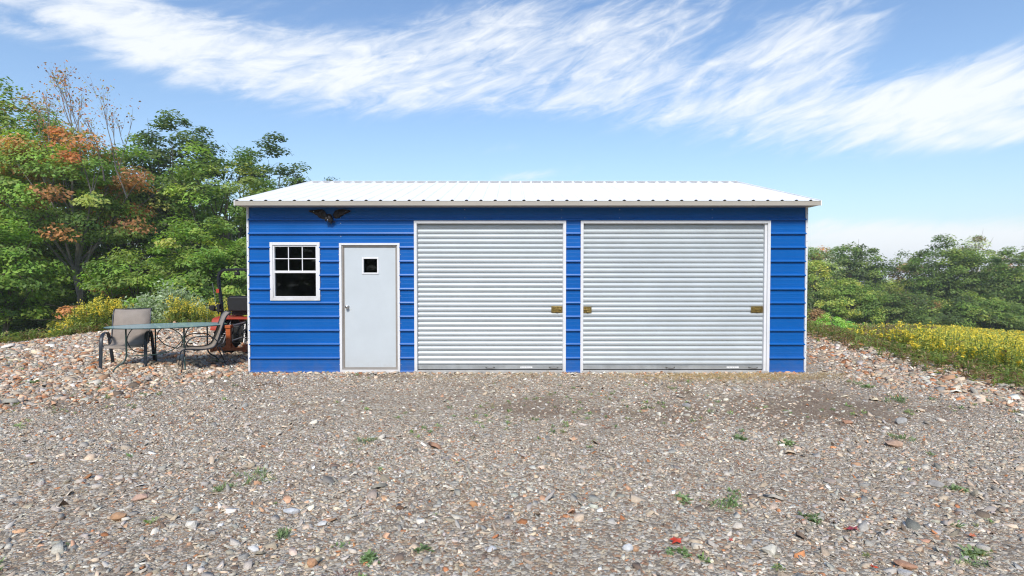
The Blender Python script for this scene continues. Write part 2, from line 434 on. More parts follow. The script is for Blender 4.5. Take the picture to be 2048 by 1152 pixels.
def build_ground():
    xs = axis_coords([(-470, -200, 90), (-200, -60, 14), (-60, -18, 2.0), (-18, 14, .16), (14, 60, 1.5), (60, 200, 14), (200, 470, 90)])
    ys = axis_coords([(-300, -60, 40), (-60, -12, 4), (-12, 14, .16), (14, 60, 1.5), (60, 200, 14), (200, 660, 92)])
    X, Y = np.meshgrid(xs, ys); nx, ny = len(xs), len(ys)
    Z = H(X, Y)
    V = np.stack([X.ravel(), Y.ravel(), Z.ravel()], 1)
    i = (np.arange(ny - 1)[:, None] * nx + np.arange(nx - 1)[None, :]).ravel()
    Fq = np.stack([i, i + 1, i + nx + 1, i + nx], 1)
    g = smooth((edge_dist(X, Y).ravel() + 0.2) / 1.2)
    cols = np.stack([g, dirt(V[:, 0], V[:, 1]), g], 1)
    o = np_mesh('ground', V, [Fq], ground_material(), cols=cols, smooth_shade=True); tag(o, kind='structure')
build_ground()

RNG = np.random.default_rng(11)
PALETTE = np.array([1.09, 1.06, .975]) * np.array([(.43, .40, .375), (.31, .30, .29), (.53, .50, .46), (.46, .38, .31), (.53, .43, .34), (.50, .31, .21), (.42, .19, .095), (.66, .63, .59), (.21, .16, .13), (.36, .31, .255), (.58, .48, .395)])
W_GREY = np.array([.22, .13, .17, .13, .09, .045, .02, .035, .06, .09, .03])
W_TAN = np.array([.06, .05, .10, .14, .14, .19, .10, .05, .03, .06, .08])

def stones(name, pos, size, warm, label=None, seed=1, tilt=.40, lift=.30):
    """many flat angular shards in one mesh. pos n x 2, size n (mean radius), warm n (0 grey .. 1 tan)"""
    r = np.random.default_rng(seed); n = len(pos); K = 5
    ang = (np.arange(K) / K * 2 * np.pi)[None, :] + r.uniform(-.5, .5, (n, K))
    rad = r.uniform(.55, 1.2, (n, K)); asp = r.uniform(.32, .85, (n, 1))
    px, py = np.cos(ang) * rad, np.sin(ang) * rad * asp
    rot = r.uniform(0, 2 * np.pi, (n, 1)); c, s = np.cos(rot), np.sin(rot)
    ax, ay = px * c - py * s, px * s + py * c
    th = r.uniform(.07, .30, (n, 1))
    bot = np.stack([ax, ay, np.broadcast_to(-th, ax.shape)], 2)
    shr = r.uniform(.78, .98, (n, 1)); off = r.normal(0, .08, (n, 2))
    top = np.stack([ax * shr + off[:, :1], ay * shr + off[:, 1:], th + r.uniform(-.10, .10, (n, K))], 2)
    V = np.concatenate([bot, top], 1) * size[:, None, None]
    tx, ty = r.normal(0, tilt, n), r.normal(0, tilt, n)
    V[:, :, 2] += V[:, :, 0] * tx[:, None] + V[:, :, 1] * ty[:, None]
    base = np.stack([pos[:, 0], pos[:, 1], H(pos[:, 0], pos[:, 1]) + size * lift * th[:, 0] * 1.6], 1)
    V = V + base[:, None, :]
    o = np.arange(n)[:, None] * (2 * K)
    j = np.arange(K); jn = (j + 1) % K
    side = np.stack([j, jn, jn + K, j + K], 1)
    Fs = (o[:, :, None] + side[None]).reshape(-1, 4)
    Ft = (o + (j + K)[None]).reshape(-1, K)
    pi1 = r.choice(len(PALETTE), n, p=W_GREY / W_GREY.sum()); pi2 = r.choice(len(PALETTE), n, p=W_TAN / W_TAN.sum())
    idx = np.where(r.random(n) < warm, pi2, pi1)
    col = PALETTE[idx] * r.gamma(22, 1 / 22, (n, 1)) * (1 + r.normal(0, .02, (n, 3)))
    cols = np.repeat(col[:, None, :], 2 * K, 1).reshape(-1, 3)
    ob = np_mesh(name, V.reshape(-1, 3), [Fs, Ft], M['stone'], cols=np.clip(cols, 0.01, .9))
    tag(ob, label, 'gravel', kind='stuff'); return ob

M['stone'] = attr_mat('stone_shards', 0.88, bump=0.5, bscale=90, spec=0.25, speck=.22)

def scatter(n, x0, x1, y0, y1, keep, seed):
    r = np.random.default_rng(seed); p = np.stack([r.uniform(x0, x1, n), r.uniform(y0, y1, n)], 1)
    d = p[:, 1] + 8.95
    k = (np.abs(p[:, 0]) < d * 1.03 + 1.0) & (edge_dist(p[:, 0], p[:, 1]) < .9)
    k &= ~((p[:, 0] > -4.36) & (p[:, 0] < 4.86) & (p[:, 1] > -0.03) & (p[:, 1] < 6.2))
    k &= r.random(n) < keep(p[:, 0], p[:, 1])
    return p[k]

def rubble(x, y):
    """1 where the coarse salmon rubble lies (left end, around the heap, right bank), 0 on the packed drive"""
    L = smooth((y + 1.15 - 1.0 * (x + 4.2) * (x < -4.2) + .35 * vnoise(x, y, 1.1, 3)) / .9) * smooth((-3.7 - x + .5 * (y + .5) + .4 * vnoise(x, y, 1.2, 1)) / 1.3) * smooth((y + 3.6) / .9)
    R = smooth((x - 4.9 + .35 * vnoise(x, y, 1.3, 4)) / 1.3) * smooth((y + 3.1 + .3 * vnoise(x, y, 1.0, 6)) / 1.4)
    return np.clip(np.maximum(L, R), 0, 1)

def patch(x, y): return smooth((vnoise(x, y, .9, 8) + vnoise(x, y, 2.7, 9) * .6 + .75) / 1.2) * (1 - .85 * dirt(x, y))

def build_gravel():
    # packed drive: shards of three sizes, finest only where it is near enough to be seen
    p = scatter(60000, -7, 7, -7.2, -2.6, lambda x, y: .10 + .9 * patch(x, y), 1)
    s = np.random.default_rng(2).uniform(.005, .012, len(p))
    P, S = [p], [s]
    p = scatter(120000, -11, 9, -7.2, 0.0, lambda x, y: .12 + .88 * patch(x + 3, y), 3); P.append(p); S.append(np.random.default_rng(4).uniform(.010, .021, len(p)))
    p = scatter(80000, -14, 10, -7.2, 8.0, lambda x, y: .15 + .85 * patch(x, y + 5), 5); P.append(p); S.append(np.random.default_rng(6).gamma(6., .0025, len(p)) + .009)
    p = scatter(8500, -10, 9, -7.2, 1.0, lambda x, y: .18 + .45 * (y < -4.2) + .3 * patch(x + 9, y), 7); P.append(p); S.append(np.random.default_rng(8).gamma(3.0, .0060, len(p)) + .018)
    p = np.concatenate(P); s = np.concatenate(S)
    rb = rubble(p[:, 0], p[:, 1])
    stones('gravel', p, s, .06 + .7 * rb + .15 * vnoise(p[:, 0], p[:, 1], .5, 12), 'grey and tan shale gravel packed over the drive in front of the garage', 21)
    # coarse rubble
    def rk(x, y): return rubble(x, y)
    p = scatter(85000, -16, 11, -5, 8.6, rk, 31); s = np.random.default_rng(32).gamma(5.0, .0048, len(p)) + .012
    p2 = scatter(11000, -16, 11, -5, 8.6, lambda x, y: rubble(x, y) ** 2, 33); s2 = np.random.default_rng(34).gamma(4.0, .009, len(p2)) + .030
    # line of stones against the foot of the front wall
    r = np.random.default_rng(35); p3 = np.stack([r.uniform(-4.5, 4.95, 620), -0.035 - np.abs(r.normal(0, .07, 620))], 1); s3 = r.uniform(.022, .058, 620)
    p = np.concatenate([p, p2, p3]); s = np.concatenate([s, s2, s3])
    w = np.concatenate([np.full(len(p) - 620, 1.0), np.full(620, .6)])
    stones('stone_rubble', p, s, w, 'coarse salmon and grey broken rock banked round the garage', 22, tilt=.30, lift=.55)
build_gravel()


# ------------------------------------------------------------------ the garage
X0, X1 = -4.335, 4.835
S_ = 8.95 / F
def wx(px): return (px - 1024) * S_
def wz(py): return 1.63 - (py - 549) * S_
ZT = 2.765
DEPTH = 6.1

def build_garage():
    g = empty('metal_garage', (0, 0, 0))
    tag(g, 'blue steel garage with white gable roof, white door, window and two roll-up shutters', 'garage')
    # front wall panel with ribs every 9 inches
    prof = []
    z = .023 - .228
    while z < ZT + .3:
        prof += [(z - .014, 0), (z - .013, -.030), (z - .006, -.034), (z + .000, -.0335), (z + .017, -.027), (z + .024, -.014), (z + .028, 0),
                 (z + .072, 0), (z + .080, -.0016), (z + .088, 0), (z + .138, 0), (z + .146, -.0016), (z + .154, 0)]
        z += .228
    def panel(mb, x0, x1, z0, z1, lateral='x', base=0.0, sgn=1):
        zs = [q[0] for q in prof]; ds = [q[1] for q in prof]
        pts = [(z0, float(np.interp(z0, zs, ds)))] + [q for q in prof if z0 < q[0] < z1] + [(z1, float(np.interp(z1, zs, ds)))]
        vs = []
        for zz, dd in pts:
            if lateral == 'x': vs += [(x0, base + dd * sgn, zz), (x1, base + dd * sgn, zz)]
            else: vs += [(base + dd * sgn, x0, zz), (base + dd * sgn, x1, zz)]
        mb.add(vs, [(2 * i, 2 * i + 1, 2 * i + 3, 2 * i + 2) for i in range(len(pts) - 1)])
    W = (wx(542.5), wx(639.8), wz(600), wz(486))         # window opening outer trim x0 x1 z0 z1
    D = (wx(680), wx(799.5), .0, wz(486.5))
    G1 = (wx(829.5), wx(1131), .0, wz(443)); G2 = (wx(1161.5), wx(1538), .0, wz(443))
    mb = MB()
    panel(mb, X0, W[0], .01, ZT); panel(mb, W[0], W[1], .01, W[2]); panel(mb, W[0], W[1], W[3], ZT)
    panel(mb, W[1], D[0], .01, ZT); panel(mb, D[0], D[1], D[3], ZT); panel(mb, D[1], G1[0], .01, ZT)
    panel(mb, G1[0], G1[1], G1[3], ZT); panel(mb, G1[1], G2[0], .01, ZT); panel(mb, G2[0], G2[1], G2[3], ZT); panel(mb, G2[1], X1, .01, ZT)
    fw = mb; fw.cur = 1
    mb = MB(); panel(mb, 0.0, DEPTH, .01, ZT, 'y', X0, 1); gable(mb, X0, 1).build('side_wall', M['blue'], g)
    mb = MB(); panel(mb, 0.0, DEPTH, .01, ZT, 'y', X1, -1); gable(mb, X1, -1).build('side_wall', M['blue'], g)
    mb = MB(); panel(mb, X0, X1, .01, ZT, 'x', DEPTH, -1); mb.build('back_wall', M['blue'], g)
    # dark lining inside the shell, so the windows look into a closed room
    mb = MB()
    mb.box(X0 + .02, X1 - .02, DEPTH - .06, DEPTH - .03, .02, ZT); mb.box(X0 + .02, X0 + .04, .1, DEPTH - .06, .02, ZT)
    mb.box(X1 - .04, X1 - .02, .1, DEPTH - .06, .02, ZT); mb.box(X0 + .02, X1 - .02, .1, DEPTH - .03, ZT + .002, ZT + .02)
    mb.box(-4.0, -2.6, 2.2, 2.8, .02, .9); mb.box(-2.0, -1.4, 2.6, 3.2, .02, 1.5); mb.box(-3.6, -3.2, 2.25, 2.5, .9, 1.3)
    mb.build('interior_lining', M['dark'], g)
    MB().box(X0 - .01, X1 + .01, -.045, DEPTH + .02, -.25, .008).build('foundation_slab', M['conc'], g)
    # corner trims
    for x, a, b in ((X0, -.022, .012), (X1, -.012, .022)):
        mb = MB(); mb.box(x + a, x + b, -.030, .05, -.01, ZT - .03, .003)
        mb.cur = 1
        for k in range(12): mb.cyl((x + (a + b) / 2, -.0315, .12 + k * .228), (0, 1, 0), .005, .006, 8)
        mb.build('corner_trim', [M['white'], M['dscrew']], g)
    mb = fw   # panel screws, part of the front wall
    for x in (wx(682.5), wx(930), wx(1123), wx(1238.5), wx(1423)):
        for zz in (wz(420), wz(436.5)): mb.cyl((x, -.004, zz), (0, 1, 0), .0055, .012, 8)
    for zz in (wz(447), wz(473)): mb.cyl((wx(682.5), -.003, zz), (0, 1, 0), .006, .012, 8)
    for k in range(11):
        for x in (W[1] + .016, D[1] + .016, D[0] - .016):
            zz = .137 + k * .228
            if (x > W[1] + .1 or W[2] < zz < W[3]) and zz < D[3]: mb.cyl((x, -.003, zz), (0, 1, 0), .0045, .01, 8)
    # overlap seam of two sheets above the door
    fw.cur = 0
    fw.box(wx(682.3) - .002, wx(682.3) + .002, -.0035, -.001, D[3] + .01, ZT - .03).build('front_wall', [M['blue'], M['screw']], g)

    # --- roof
    zr, ze, ye, yr = 3.665, 2.800, -.30, 3.05
    xa, xb = -4.405, 4.905
    rib = .019
    def roof_sheet(front):
        xs, hs = [xa], [0.0]; x = -4.369
        while x < xb - .03:
            for dx, h in ((-.030, 0), (-.012, rib), (.012, rib), (.030, 0)):
                if x + dx > xa: xs.append(x + dx); hs.append(h)
            x += .2279
        xs.append(xb); hs.append(0.0)
        y0 = ye if front else 2 * yr - ye
        ny, nz = (-(zr - ze), (yr - ye)); l = math.hypot(ny, nz); ny /= l; nz /= l
        if not front: ny = -ny
        V = []; n = len(xs)
        for (yy, zz) in ((y0, ze), (yr, zr)):
            for x_, h in zip(xs, hs): V.append((x_, yy + ny * h, zz + nz * h))
        return MB().add(V, [(i, i + 1, n + i + 1, n + i) for i in range(n - 1)])
    r = empty('roof'); r.parent = g
    roof_sheet(True).build('roof_sheet', M['roof'], r); roof_sheet(False).build('roof_sheet', M['roof'], r)
    sl = (zr - ze) / (yr - ye)
    mb = MB()   # deck under the sheets
    mb.prism([(ye + .012, ze - .010), (yr, zr - .010), (2 * yr - ye - .012, ze - .010), (2 * yr - ye - .012, ze - .04), (yr, zr - .05), (ye + .012, ze - .04)], 'x', xa + .012, xb - .012)
    mb.build('roof_deck', M['dark'], r)
    mb = MB()   # ridge cap riding on the ribs
    hz = zr + rib + .006; wd = .13
    mb.prism([(yr - wd, hz - wd * sl), (yr, hz), (yr + wd, hz - wd * sl), (yr + wd, hz - wd * sl - .003), (yr, hz - .003), (yr - wd, hz - wd * sl - .003)], 'x', xa - .012, xb + .012)
    mb.build('ridge_cap', M['roof'], r)
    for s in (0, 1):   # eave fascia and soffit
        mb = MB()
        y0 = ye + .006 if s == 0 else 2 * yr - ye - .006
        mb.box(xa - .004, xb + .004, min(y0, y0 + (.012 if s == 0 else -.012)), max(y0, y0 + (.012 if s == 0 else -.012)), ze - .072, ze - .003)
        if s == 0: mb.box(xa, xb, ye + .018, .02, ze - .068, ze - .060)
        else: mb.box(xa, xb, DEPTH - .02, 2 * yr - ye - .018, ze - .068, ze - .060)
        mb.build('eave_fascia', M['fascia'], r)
    for x in (xa - .016, xb + .004):   # rake trims
        mb = MB(); mb.prism([(ye - .002, ze - .075), (ye - .002, ze + .012), (yr, zr + .030), (2 * yr - ye, ze + .012), (2 * yr - ye, ze - .075), (yr, zr - .06)], 'x', x, x + .012)
        mb.build('rake_trim', M['roof'], r)
    # --- window
    def ring(mb, x0, x1, z0, z1, w, y0, y1, bev=.002, wb=None):
        wb = w if wb is None else wb
        mb.box(x0, x0 + w, y0, y1, z0, z1, bev); mb.box(x1 - w, x1, y0, y1, z0, z1, bev)
        mb.box(x0 + w, x1 - w, y0 + .0015, y1, z1 - w, z1, bev); mb.box(x0 + w, x1 - w, y0 + .0015, y1, z0, z0 + wb, bev)
    w = empty('window', ((W[0] + W[1]) / 2, 0, W[2])); w.parent = g
    ox, oz = w.location.x, w.location.z
    def loc(*a): return (a[0] - ox, a[1] - ox, a[2], a[3], a[4] - oz, a[5] - oz)
    mb = MB(); ring(mb, W[0] - ox - .01, W[1] - ox + .01, W[2] - oz - .01, W[3] - oz + .01, .048, -.030, .03, .003)
    mb.build('window_trim', M['white'], w)
    ix0, ix1, iz0, iz1 = W[0] + .04 - ox, W[1] - .04 - ox, .04, W[3] - W[2] - .04
    zm = wz(543.5) - oz
    mb = MB(); ring(mb, ix0, ix1, iz0, iz1, .022, -.014, .04)
    mb.box(ix0 + .02, ix1 - .02, -.010, .038, zm - .022, zm + .018, .002)
    mb.build('sash_frame', M['white'], w)
    mb = MB(); gx0, gx1 = ix0 + .02, ix1 - .02
    for k in (1, 2):
        xx = gx0 + (gx1 - gx0) * k / 3; mb.box(xx - .007, xx + .007, .000, .010, zm + .016, iz1 - .02)
    zz = (zm + .018 + iz1 - .022) / 2; mb.box(gx0, gx1, -.002, .008, zz - .007, zz + .007)
    mb.build('muntins', M['white'], w)
    MB().box(gx0 - .005, gx1 + .005, .012, .014, zm, iz1 - .01).build('upper_pane', M['glass'], w)
    MB().box(gx0 - .005, gx1 + .005, .022, .024, iz0 + .01, zm).build('lower_pane', M['glass'], w)

    # --- door
    d = empty('door', ((D[0] + D[1]) / 2, 0, 0)); d.parent = g; ox = d.location.x
    dx0, dx1, dz1 = D[0] - ox, D[1] - ox, D[3]
    mb = MB(); mb.box(dx0 - .005, dx0 + .034, -.030, .03, .0, dz1, .003); mb.box(dx1 - .034, dx1 + .005, -.030, .03, 0, dz1, .003); mb.box(dx0 + .034, dx1 - .034, -.0285, .03, dz1 - .034, dz1, .003)
    mb.box(dx0 + .034, dx1 - .034, -.035, .05, .004, .055, .003)
    mb.build('door_trim', M['white'], d)
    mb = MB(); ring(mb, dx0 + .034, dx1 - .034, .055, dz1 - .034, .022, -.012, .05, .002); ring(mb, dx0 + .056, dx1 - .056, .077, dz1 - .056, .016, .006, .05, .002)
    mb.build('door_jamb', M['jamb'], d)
    sx0, sx1, sz0, sz1 = dx0 + .070, dx1 - .070, .090, dz1 - .070
    a0, a1, b0, b1 = wx(727) - ox, wx(754.5) - ox, wz(545.5), wz(517.5)
    mb = MB()
    for q in ((sx0, a0, sz0, sz1), (a1, sx1, sz0, sz1), (a0, a1, sz0, b0), (a0, a1, b1, sz1)): mb.box(q[0], q[1], .012, .05, q[2], q[3])
    slab = mb.build('door_slab', M['door'], d)
    mb = MB(); ring(mb, a0 - .024, a1 + .024, b0 - .024, b1 + .024, .026, .002, .03, .003); mb.build('vision_frame', M['white'], slab)
    MB().box(a0 - .004, a1 + .004, .022, .025, b0 - .004, b1 + .004).build('vision_pane', M['glass'], slab)
    kx, kz = wx(694.5) - ox, wz(613.8)
    mb = MB(); mb.lathe((kx, .012, kz), (0, -1, 0), [(0, .001), (0, .033), (.008, .031), (.012, .014), (.035, .012), (.042, .024), (.055, .029), (.068, .024), (.074, .010), (.0741, .001)], 20)
    mb.build('door_knob', M['chrome'], slab, smooth_shade=True)

    # --- roll-up shutters
    for (G, latches, hand, stick) in ((G1, [(1103, 1126, 613, 625.5, 1)], (980, 1108), 1053), (G2, [(1165, 1184, 614, 626, -1), (1504.5, 1528, 613, 625.5, 1)], (1343, 1510), 1469)):
        sh = empty('roll_up_shutter', ((G[0] + G[1]) / 2, 0, 0)); sh.parent = g; ox = sh.location.x
        gx0, gx1, gz1 = G[0] - ox, G[1] - ox, G[3]
        rw = .078 if G is G2 else .045
        mb = MB(); mb.box(gx0 - .006, gx0 + .040, -.034, .0, -.01, gz1 + .008, .003); mb.box(gx1 - .040, gx1 + .006, -.034, .0, -.01, gz1 + .008, .003)
        mb.box(gx0 + .040, gx1 - .040, -.032, .0, gz1 - .036, gz1 + .008, .003)
        # returns of the frame into the opening
        mb.box(gx0 + .034, gx0 + .042, -.002, .10, -.01, gz1 - .03); mb.box(gx1 - rw, gx1 - .034, -.002, .10, -.01, gz1 - .03); mb.box(gx0 + .042, gx1 - rw, -.002, .10, gz1 - .042, gz1 - .034)
        mb.build('shutter_frame', M['white'], sh)
        cx0, cx1, czt, czb = gx0 + .042, gx1 - rw, gz1 - .042, .115
        n = 29; pit = (czt - czb) / n; V = []; sec = [(0, .014), (.08, .014), (.13, .004), (.20, -.004), (.34, -.010), (.52, -.0125), (.66, -.011), (.80, -.005), (.92, .006)]
        pts = [(czb + (k + t) * pit, yy) for k in range(n) for t, yy in sec] + [(czt, .010)]
        for zz, yy in pts: V += [(cx0, .055 + yy, zz), (cx1, .055 + yy, zz)]
        cur = MB().add(V, [(2 * i, 2 * i + 1, 2 * i + 3, 2 * i + 2) for i in range(len(pts) - 1)]).build('curtain', M['shutter'], sh)
        mb = MB(); mb.box(cx0 + .004, cx1 - .004, .040, .070, .055, .108, .004); mb.box(cx0, cx1, .036, .05, .108, .118, .003)
        bar = mb.build('bottom_bar', M['bar'], sh)
        MB().box(cx0, cx1, .045, .06, .038, .054).build('weather_seal', M['rubber'], sh)
        MB().box(gx0 + .02, gx1 - .02, -.055, .12, -.02, .040, .006).build('sill', M['conc'], sh)
        for px in hand:
            x = wx(px) - ox
            MB().tube(spline([(x - .075, .042, .088), (x - .06, .015, .086), (x - .03, .010, .076), (x + .03, .010, .076), (x + .06, .015, .086), (x + .075, .042, .088)], 4), .006, 8).build('lift_handle', M['dscrew'], bar, smooth_shade=True)
        x = wx(stick) - ox; mb = MB(); mb.box(x - .10, x + .10, .0375, .0395, .074, .100)
        mb.cur = 1; r = random.Random(3)
        xx = x - .085
        while xx < x + .08:
            l = r.uniform(.008, .03); mb.box(xx, min(xx + l, x + .09), .0365, .0372, .089, .094); mb.box(xx, min(xx + l * .7, x + .09), .0365, .0372, .079, .083); xx += l + .008
        mb.build('sticker', [M['sticker'], M['ink']], bar)
        for (p0, p1, q0, q1, sg) in latches:
            x0, x1 = wx(p0) - ox, wx(p1) - ox; z0, z1 = wz(q1), wz(q0)
            if sg > 0: x1 = min(x1, cx1 - .002)
            else: x0 = max(x0, cx0 + .002)
            mb = MB(); mb.box(x0, x1, .030, .042, z0, z1, .002)
            xm = (x0 + x1) / 2
            mb.cyl((xm - sg * .02, .026, (z0 + z1) / 2), (0, 1, 0), .018, .012, 14); mb.box(xm - .03, xm + .085 * .9, .012, .022, (z0 + z1) / 2 - .006, (z0 + z1) / 2 + .010, .002) if sg > 0 else mb.box(xm - .08, xm + .03, .012, .022, (z0 + z1) / 2 - .010, (z0 + z1) / 2 + .006, .002)
            mb.box(xm - .012, xm + .02, .010, .030, z0 + .012, z0 + .03, .003)
            mb.cur = 1
            for u in (x0 + .014, x1 - .014):
                for v in (z0 + .014, z1 - .014): mb.cyl((u, .029, v), (0, 1, 0), .006, .006, 8)
            mb.cyl((xm - sg * .02, .019, (z0 + z1) / 2), (0, 1, 0), .007, .006, 8)
            mb.build('slide_latch', [M['brass'], M['dscrew']], cur)

def gable(mb, x, sgn):
    mb.add([(x, 0, ZT), (x, DEPTH, ZT), (x, 3.05, ZT + .82)], [(0, 1, 2)]); return mb

build_garage()

def build_eagle():
    """cast eagle ornament, wings raised, on the wall above the window"""
    root = empty('eagle_ornament', (wx(662), -.02, wz(434)))
    tag(root, 'dark cast eagle ornament with spread wings on the blue wall above the window', 'wall ornament')
    k = S_
    def P(px, py): return ((px - 662) * k, (434 - py) * k)
    # wing outlines from the shoulder: leading edge out to the tip, feathered trailing edge back
    right = [(667, 431), (672, 422), (680, 419.5), (690, 419.5), (699, 421), (704, 422.5), (700, 425), (697, 427), (694, 428), (690, 430), (687, 432), (684, 433.5), (681, 436), (677, 437.5), (674, 438.5), (670, 437)]
    left = [(656, 431), (651, 422.5), (647, 419.5), (640, 420), (632, 421), (620, 422), (625, 426), (630, 428), (633, 430.5), (637, 432), (639, 435), (643, 436.5), (646, 439), (650, 440), (655, 440)]
    for out, s in ((right, 1), (left, -1)):
        mb = MB(); pts = [P(*q) for q in out]; cx = sum(p[0] for p in pts) / len(pts); cz = sum(p[1] for p in pts) / len(pts)
        n = len(pts); vs = []
        for p in pts: vs.append((p[0], .010, p[1]))
        for p in pts: vs.append((cx + (p[0] - cx) * .97, -.012, cz + (p[1] - cz) * .97))
        for p in pts: vs.append((cx + (p[0] - cx) * .6, -.028, cz + (p[1] - cz) * .6 + .004))
        fs = []
        for a in (0, 1):
            for i in range(n): fs.append((a * n + i, a * n + (i + 1) % n, (a + 1) * n + (i + 1) % n, (a + 1) * n + i))
        fs.append(tuple(2 * n + i for i in range(n)))
        mb.add(vs, fs)
        for q in range(6):      # raised feather shafts
            t = q / 5; a = pts[2 + int(t * 3)] ; b = pts[-2 - int(t * 7)]
            mb.tube([(a[0] * .9 + b[0] * .1, -.022, a[1] * .9 + b[1] * .1), ((a[0] + b[0]) / 2, -.034, (a[1] + b[1]) / 2), (a[0] * .1 + b[0] * .9, -.018, a[1] * .1 + b[1] * .9)], [.004, .007, .003], 6)
        w = mb.build('wing', M['bronze'], root, smooth_shade=True)
        c = P(695 if s > 0 else 631, 424)
        MB().cyl((c[0], -.03, c[1]), (0, 1, 0), .006, .01, 8).build('screw', M['screw'], w)
    mb = MB()
    mb.tube(spline([P3(P(661, 430)), P3(P(662, 434), -.045), P3(P(664, 440), -.05), P3(P(665, 445), -.035), P3(P(665.5, 448), -.02)], 4),
            [.020, .030, .038, .043, .046, .048, .049, .048, .047, .044, .040, .036, .030, .026, .020, .014, .010], 12)
    mb.tube(spline([P3(P(660, 434), -.04), P3(P(658, 438), -.07), P3(P(657, 442), -.085), P3(P(657, 444.5), -.075)], 3), [.022, .027, .029, .028, .026, .022, .016, .011, .008, .004], 10)
    for q in range(5):
        a = P(660 + q * 3, 443); mb.tube([P3(a, -.03), P3((a[0] + (q - 2) * .006, a[1] - .035), -.03)], [.010, .003], 6)
    mb.build('body', M['bronze'], root, smooth_shade=True)
    c = P(661, 441.5); MB().cyl((c[0], -.088, c[1]), (0, 1, 0), .006, .012, 8).build('screw', M['screw'], root)

def P3(p, y=-.03): return (p[0], y, p[1])
build_eagle()


# ------------------------------------------------------------------ patio furniture
def sling_mat():
    m = bpy.data.materials.new('woven_sling_fabric'); m.use_nodes = True
    T = NT(m.node_tree); b = T.n['Principled BSDF']; tc = T.node('ShaderNodeTexCoord'); P = tc.outputs['Object']
    sp = T.node('ShaderNodeSeparateXYZ', ins={0: P})
    st = T.m('SINE', T.m('MULTIPLY', sp.outputs[0], 420.0)); n = T.noise(P, 120, 3, .6); n2 = T.noise(P, 6, 4, .6)
    f = T.m('ADD', T.m('MULTIPLY', st, .25), T.m('ADD', T.m('MULTIPLY', n, .5), T.m('MULTIPLY', n2, .5)), clamp=True)
    T.l.new(T.mix(f, (.15, .125, .105), (.44, .375, .32)), b.inputs['Base Color']); b.inputs['Roughness'].default_value = .8
    bn = T.node('ShaderNodeBump', ins={'Strength': .4, 'Distance': .002, 'Height': st}); T.l.new(bn.outputs[0], b.inputs['Normal'])
    return m
M['sling'] = sling_mat()
M['chairmetal'] = mat('charcoal_aluminium', (.028, .034, .044), 0.4, 0.3, 0.15, 20)
M['green_metal'] = mat('dark_green_metal', (.025, .06, .055), 0.42, 0.2, 0.2, 20)

def build_chair(x, y, fwd, label, width=.56, band=.022):
    """sling chair; local -Y is its front. band = half width of the flat arm strip"""
    z = Hf(x, y)
    ang = math.atan2(fwd[1], fwd[0]) + math.pi / 2
    c = empty('sling_chair', (x, y, z), ang)
    tag(c, label, 'chair', 'sling chairs at the glass table')
    o = .39
    prof = [(.00, .350), (.02, .375), (.07, .388), (.16, .382), (.30, .368), (.42, .372), (.50, .41), (.545, .50), (.585, .62), (.625, .75), (.665, .87), (.70, .935), (.735, .965), (.765, .972)]
    ps = spline([(0, p[0] - o, p[1]) for p in prof], 3); V = []; n = len(ps); hw = width / 2 - .035
    for p in ps: V += [(-hw, p.y, p.z), (-hw * .4, p.y + .004, p.z - .012), (hw * .4, p.y + .004, p.z - .012), (hw, p.y, p.z)]
    mb = MB().add(V, [(4 * i + j, 4 * i + j + 1, 4 * i + j + 5, 4 * i + j + 4) for i in range(n - 1) for j in range(3)])
    sl = mb.build('sling', M['sling'], c, smooth_shade=True)
    sm = sl.modifiers.new('thickness', 'SOLIDIFY'); sm.thickness = .006
    for s in (-1, 1):
        rail = MB().tube([(s * hw, p.y, p.z - .004) for p in ps], .011, 8).build('side_rail', M['chairmetal'], c, smooth_shade=True)
    for s in (-1, 1):
        X = s * width / 2
        path = spline([(X, 0 - o, 0), (X, .035 - o, .24), (X, .065 - o, .43), (X, .115 - o, .535), (X, .21 - o, .583), (X, .34 - o, .588), (X, .46 - o, .565), (X, .545 - o, .47), (X, .60 - o, .34), (X, .69 - o, .13), (X, .745 - o, 0)], 5)
        MB().tube(path, .01, 10, flat=(band, .008), side=(1, 0, 0)).build('arm_and_leg', M['chairmetal'], c, smooth_shade=True)
    w = width / 2
    for a, b in (((-w, .06 - o, .35), (w, .06 - o, .35)), ((-w, .545 - o, .40), (w, .545 - o, .40)), ((-hw, .765 - o, .968), (hw, .765 - o, .968))):
        MB().tube([a, b], .011, 8).build('cross_bar', M['chairmetal'], c, smooth_shade=True)
    return c

build_chair(-6.81, .66, (.39, -.92), 'patio sling chair on the left of the glass table, facing the camera', .64, .026)
build_chair(-5.32, .44, (-.81, -.59), 'patio sling chair seen side-on between the glass table and the tractor', .58, .014)

